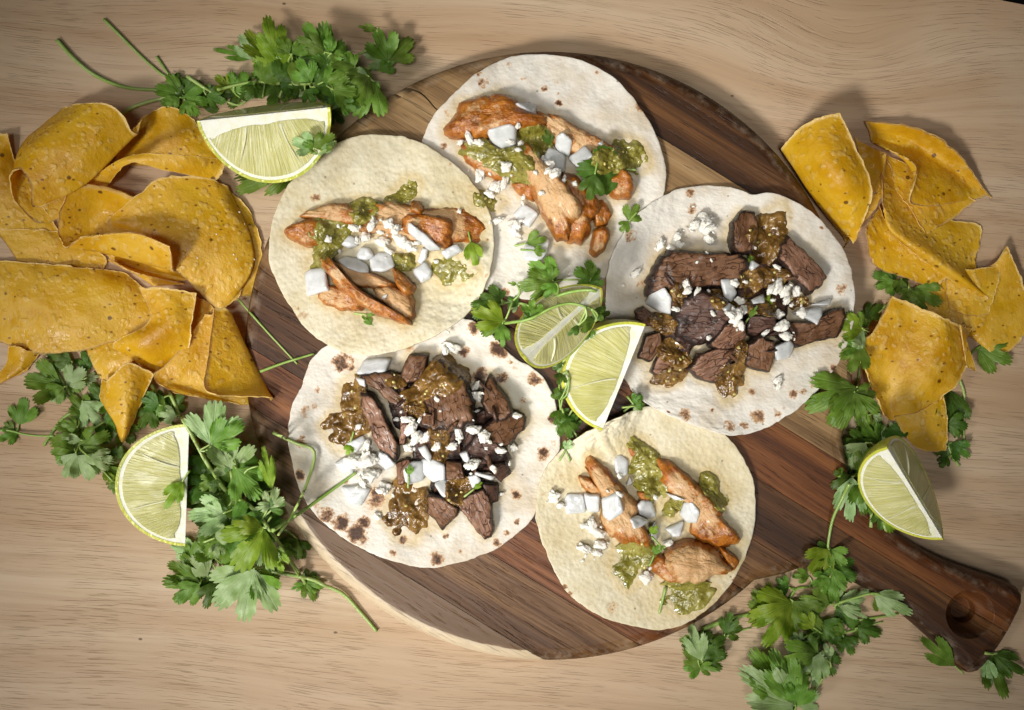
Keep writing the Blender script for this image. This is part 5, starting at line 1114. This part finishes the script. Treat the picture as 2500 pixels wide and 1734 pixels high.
chip('r1', ['1380 1330 6 1600 1330 8 1800 1300 8', '1370 1480 6 1600 1500 8 1760 1480 8', '1400 1640 6 1550 1700 8 1700 1680 6'], 'dim flat chip under the long-edged chip', GD)
chip('r2', ['900 270 12 1030 325 14', '930 430 10 990 405 12'], 'chip corner just showing behind the blistered chip', GD)
chip('r2', ['600 815 10 740 785 13 872 690 10', '660 920 9 780 890 13 893 850 10', '700 970 7 800 1008 8 888 1005 7'], 'small chip below the blistered chip, touching the small lime', GD)
chip('r2', ['590 138 22 720 198 21 860 258 25 960 305 20', '490 330 20 680 380 20 870 420 25 1005 500 16', '400 430 20 580 590 15 760 620 22 945 640 19', '470 640 18 570 720 13 700 730 18 880 685 17', '545 800 15 595 838 12 690 825 15 840 740 13'], 'blistered golden chip lying alone on cilantro', GD, n=44)
chip('r2', ['960 305 22 975 320 21', '985 420 20 1015 430 18', '1005 540 14 1053 562 10'], 'thin turned-up chip edge beside the blistered chip', GD, n=16)
chip('r1', ['850 850 10 930 1000 12 1200 1230 14 1387 1390 14', '755 1000 16 900 1170 12 1100 1300 13 1330 1450 13', '768 1220 13 840 1325 12 1100 1418 13 1385 1518 10'], 'sunny yellow chip with a jagged lower edge above cilantro', GD)
chip('r1', ['880 430 12 1300 900 12 1630 1000 12 1590 1260 10', '865 600 17 1150 980 17 1430 1180 17 1620 1450 13', '885 850 23 960 1030 24 1300 1262 24 1692 1553 18', '895 890 19 975 1065 19 1265 1315 18 1640 1568 13'], 'long chip with a bright straight edge running to the picture edge', GD)
chip('r1', ['880 430 12 1250 600 12 1605 800 12', '950 560 13 1200 720 14 1400 950 13', '960 690 14 1110 900 16 1217 1066 16'], 'brown triangular chip sheltered under the wavy chip', GD)
chip('r1', ['750 180 20 1150 235 27 1450 420 28 1722 780 14', '770 260 15 1110 360 17 1400 540 18 1700 760 14', '780 320 17 1000 430 23 1320 660 24 1650 775 16', '800 345 18 1130 530 30 1112 830 30 1600 790 16'], 'wavy chip with a drooping pale front lip', GD, n=40)
chip('r1', ['660 300 8 760 360 10 905 430 16', '690 500 8 800 560 10 880 640 12', '560 800 7 700 850 8 820 860 10', '480 1000 6 600 1100 7 570 1165 7'], 'thin curled chip layer behind the folded square chip', GD)
chip('r1', ['560 300 8 250 330 8 95 400 14 215 252 24 360 165 32 545 113 35', '650 600 8 350 600 8 190 545 16 330 470 32 480 420 39 680 400 36', '660 850 8 450 850 8 340 770 16 460 720 32 600 690 38 787 735 32', '640 1040 7 560 1040 8 560 1050 12 600 1040 17 640 1030 21 700 1030 23', '600 1120 7 590 1110 8 590 1080 10 605 1075 16 625 1090 19 652 1132 20'], 'folded square chip, brightest of the smaller pile, beside the board', GD, n=44)
lime((2165, 1092), (2303, 1318), 118, -1, 44, 86, 'small lime wedge standing ridge-up on the table by the blistered chip', lift0=.020, lift1=-.004)

# --- sprig by the handle
GH = 'cilantro sprigs by the board handle'
sprig('leaf of cilantro trapped beneath the board handle end', [('r3', '2050 900 2090 905 2130 900', .9)], 'r3 2080 900 2185 1190 .55 m; r3 2090 900 2310 1035 .5 d; r3 2060 930 2090 1110 .5 p', group=GH)
sprig('single cilantro leaf slipping out under the long side of the handle', [], 'r3 1860 985 1640 800 .5 m', name='cilantro_leaf', group='loose cilantro leaves')
sprig('small curled cilantro cluster at the bottom rim of the board', [('r3', '250 750 400 690 560 650', 1.3), ('r3', '390 800 470 765 560 740', .6)],
  'r3 390 780 430 640 .8 d; r3 250 900 390 800 .9 d; r3 180 830 100 815 .8 m; r3 250 960 405 900 .9 d; r3 240 1000 130 870 .6 m; r3 230 990 345 1010 .6 m; r3 245 950 170 715 .5 p', group=GH)
sprig('bushy cilantro sprig with many leaves beside the handle neck', [('r3', '1240 690 1380 670 1500 650', .7), ('r3', '1010 760 1160 770 1400 700', .6), ('r3', '800 560 850 490 930 480', .8), ('r3', '1120 580 1250 540 1340 520 1430 545', .8), ('r3', '700 660 680 600 690 560', .7)],
  'r3 800 480 720 430 .9 d; r3 930 410 820 410 .7 m; r3 1100 620 1240 740 .9 d; r3 1150 800 1210 910 .9 d; r3 1240 740 1390 780 .9 d; r3 1000 700 1120 840 .9 d; r3 760 560 700 520 1 m; r3 1110 560 1000 520 .9 m; r3 660 620 570 500 .8 m; r3 660 620 670 450 .6 y; r3 1060 590 870 550 .8 m; r3 830 600 640 855 .7 y; r3 820 580 545 700 .85 y; r3 830 570 1005 750 .8 m; r3 960 740 870 650 .8 y; r3 900 800 790 880 .7 p; r3 880 830 830 770 .8 p; r3 1160 760 1080 740 .9 m; r3 1120 590 1335 490 .32 p; r3 1120 600 1300 675 .35 p; r3 1350 540 1430 640 .7 m; r3 1345 525 1585 650 .45 p', group=GH)
sprig('cilantro sprig bending over the handle on a thin arched stem', [('r2', '350 1190 320 1250 260 1380 235 1500 230 1570', .9), ('r3', '1060 235 1065 300 1065 360', .6)],
  'r3 1050 400 950 470 .8 m; r3 1055 240 935 390 .8 y; r3 1065 240 1165 340 .85 m; r3 1065 350 1100 580 .55 m; r3 1060 420 980 480 .7 m', group=GH)
sprig('pale broad-leaved cilantro sprig at the lower picture edge', [('r3', '1060 980 980 1120 890 1225 830 1240', .8)],
  'r3 880 990 800 840 .7 p; r3 990 900 750 980 .8 m; r3 1000 900 960 1115 .6 p; r3 1060 940 1030 840 .6 p; r3 840 1240 560 880 .5 m; r3 840 1240 490 1000 .55 p; r3 840 1230 690 880 .5 m; r3 850 1240 900 1040 .8 m', group=GH)
relabel()
for o in bpy.data.objects:                      # juice soaked into the tortillas round the salsa and the meat
    if o.type == 'MESH' and 'oil' in o.data.attributes:
        co = np.empty(len(o.data.vertices)*3); o.data.vertices.foreach_get('co', co); co = co.reshape(-1, 3)[:, :2] + np.array(o.location)[:2]
        oil = np.empty(len(co)); o.data.attributes['oil'].data.foreach_get('value', oil)
        nz = fbm(np.c_[co, 0*oil], 150, 3, 8)
        for e in STAIN:
            c = e.mean(0); rr = np.hypot(*(e-c).T).max()
            if np.hypot(*(co-c).T).min() > rr + .01: continue
            sel = np.where(np.hypot(*(co-c).T) < rr+.012)[0]
            dd = np.sqrt(((co[sel][:, None]-e[None, ::2])**2).sum(2).min(1)); oil[sel] = np.maximum(oil[sel], np.clip(.95 - dd/(.0045*(1+.8*nz[sel])), 0, .85))
        o.data.attributes['oil'].data.foreach_set('value', oil)
print('leaves', LEAFN, 'cheese', cheese_n, 'objects', len(bpy.data.objects))
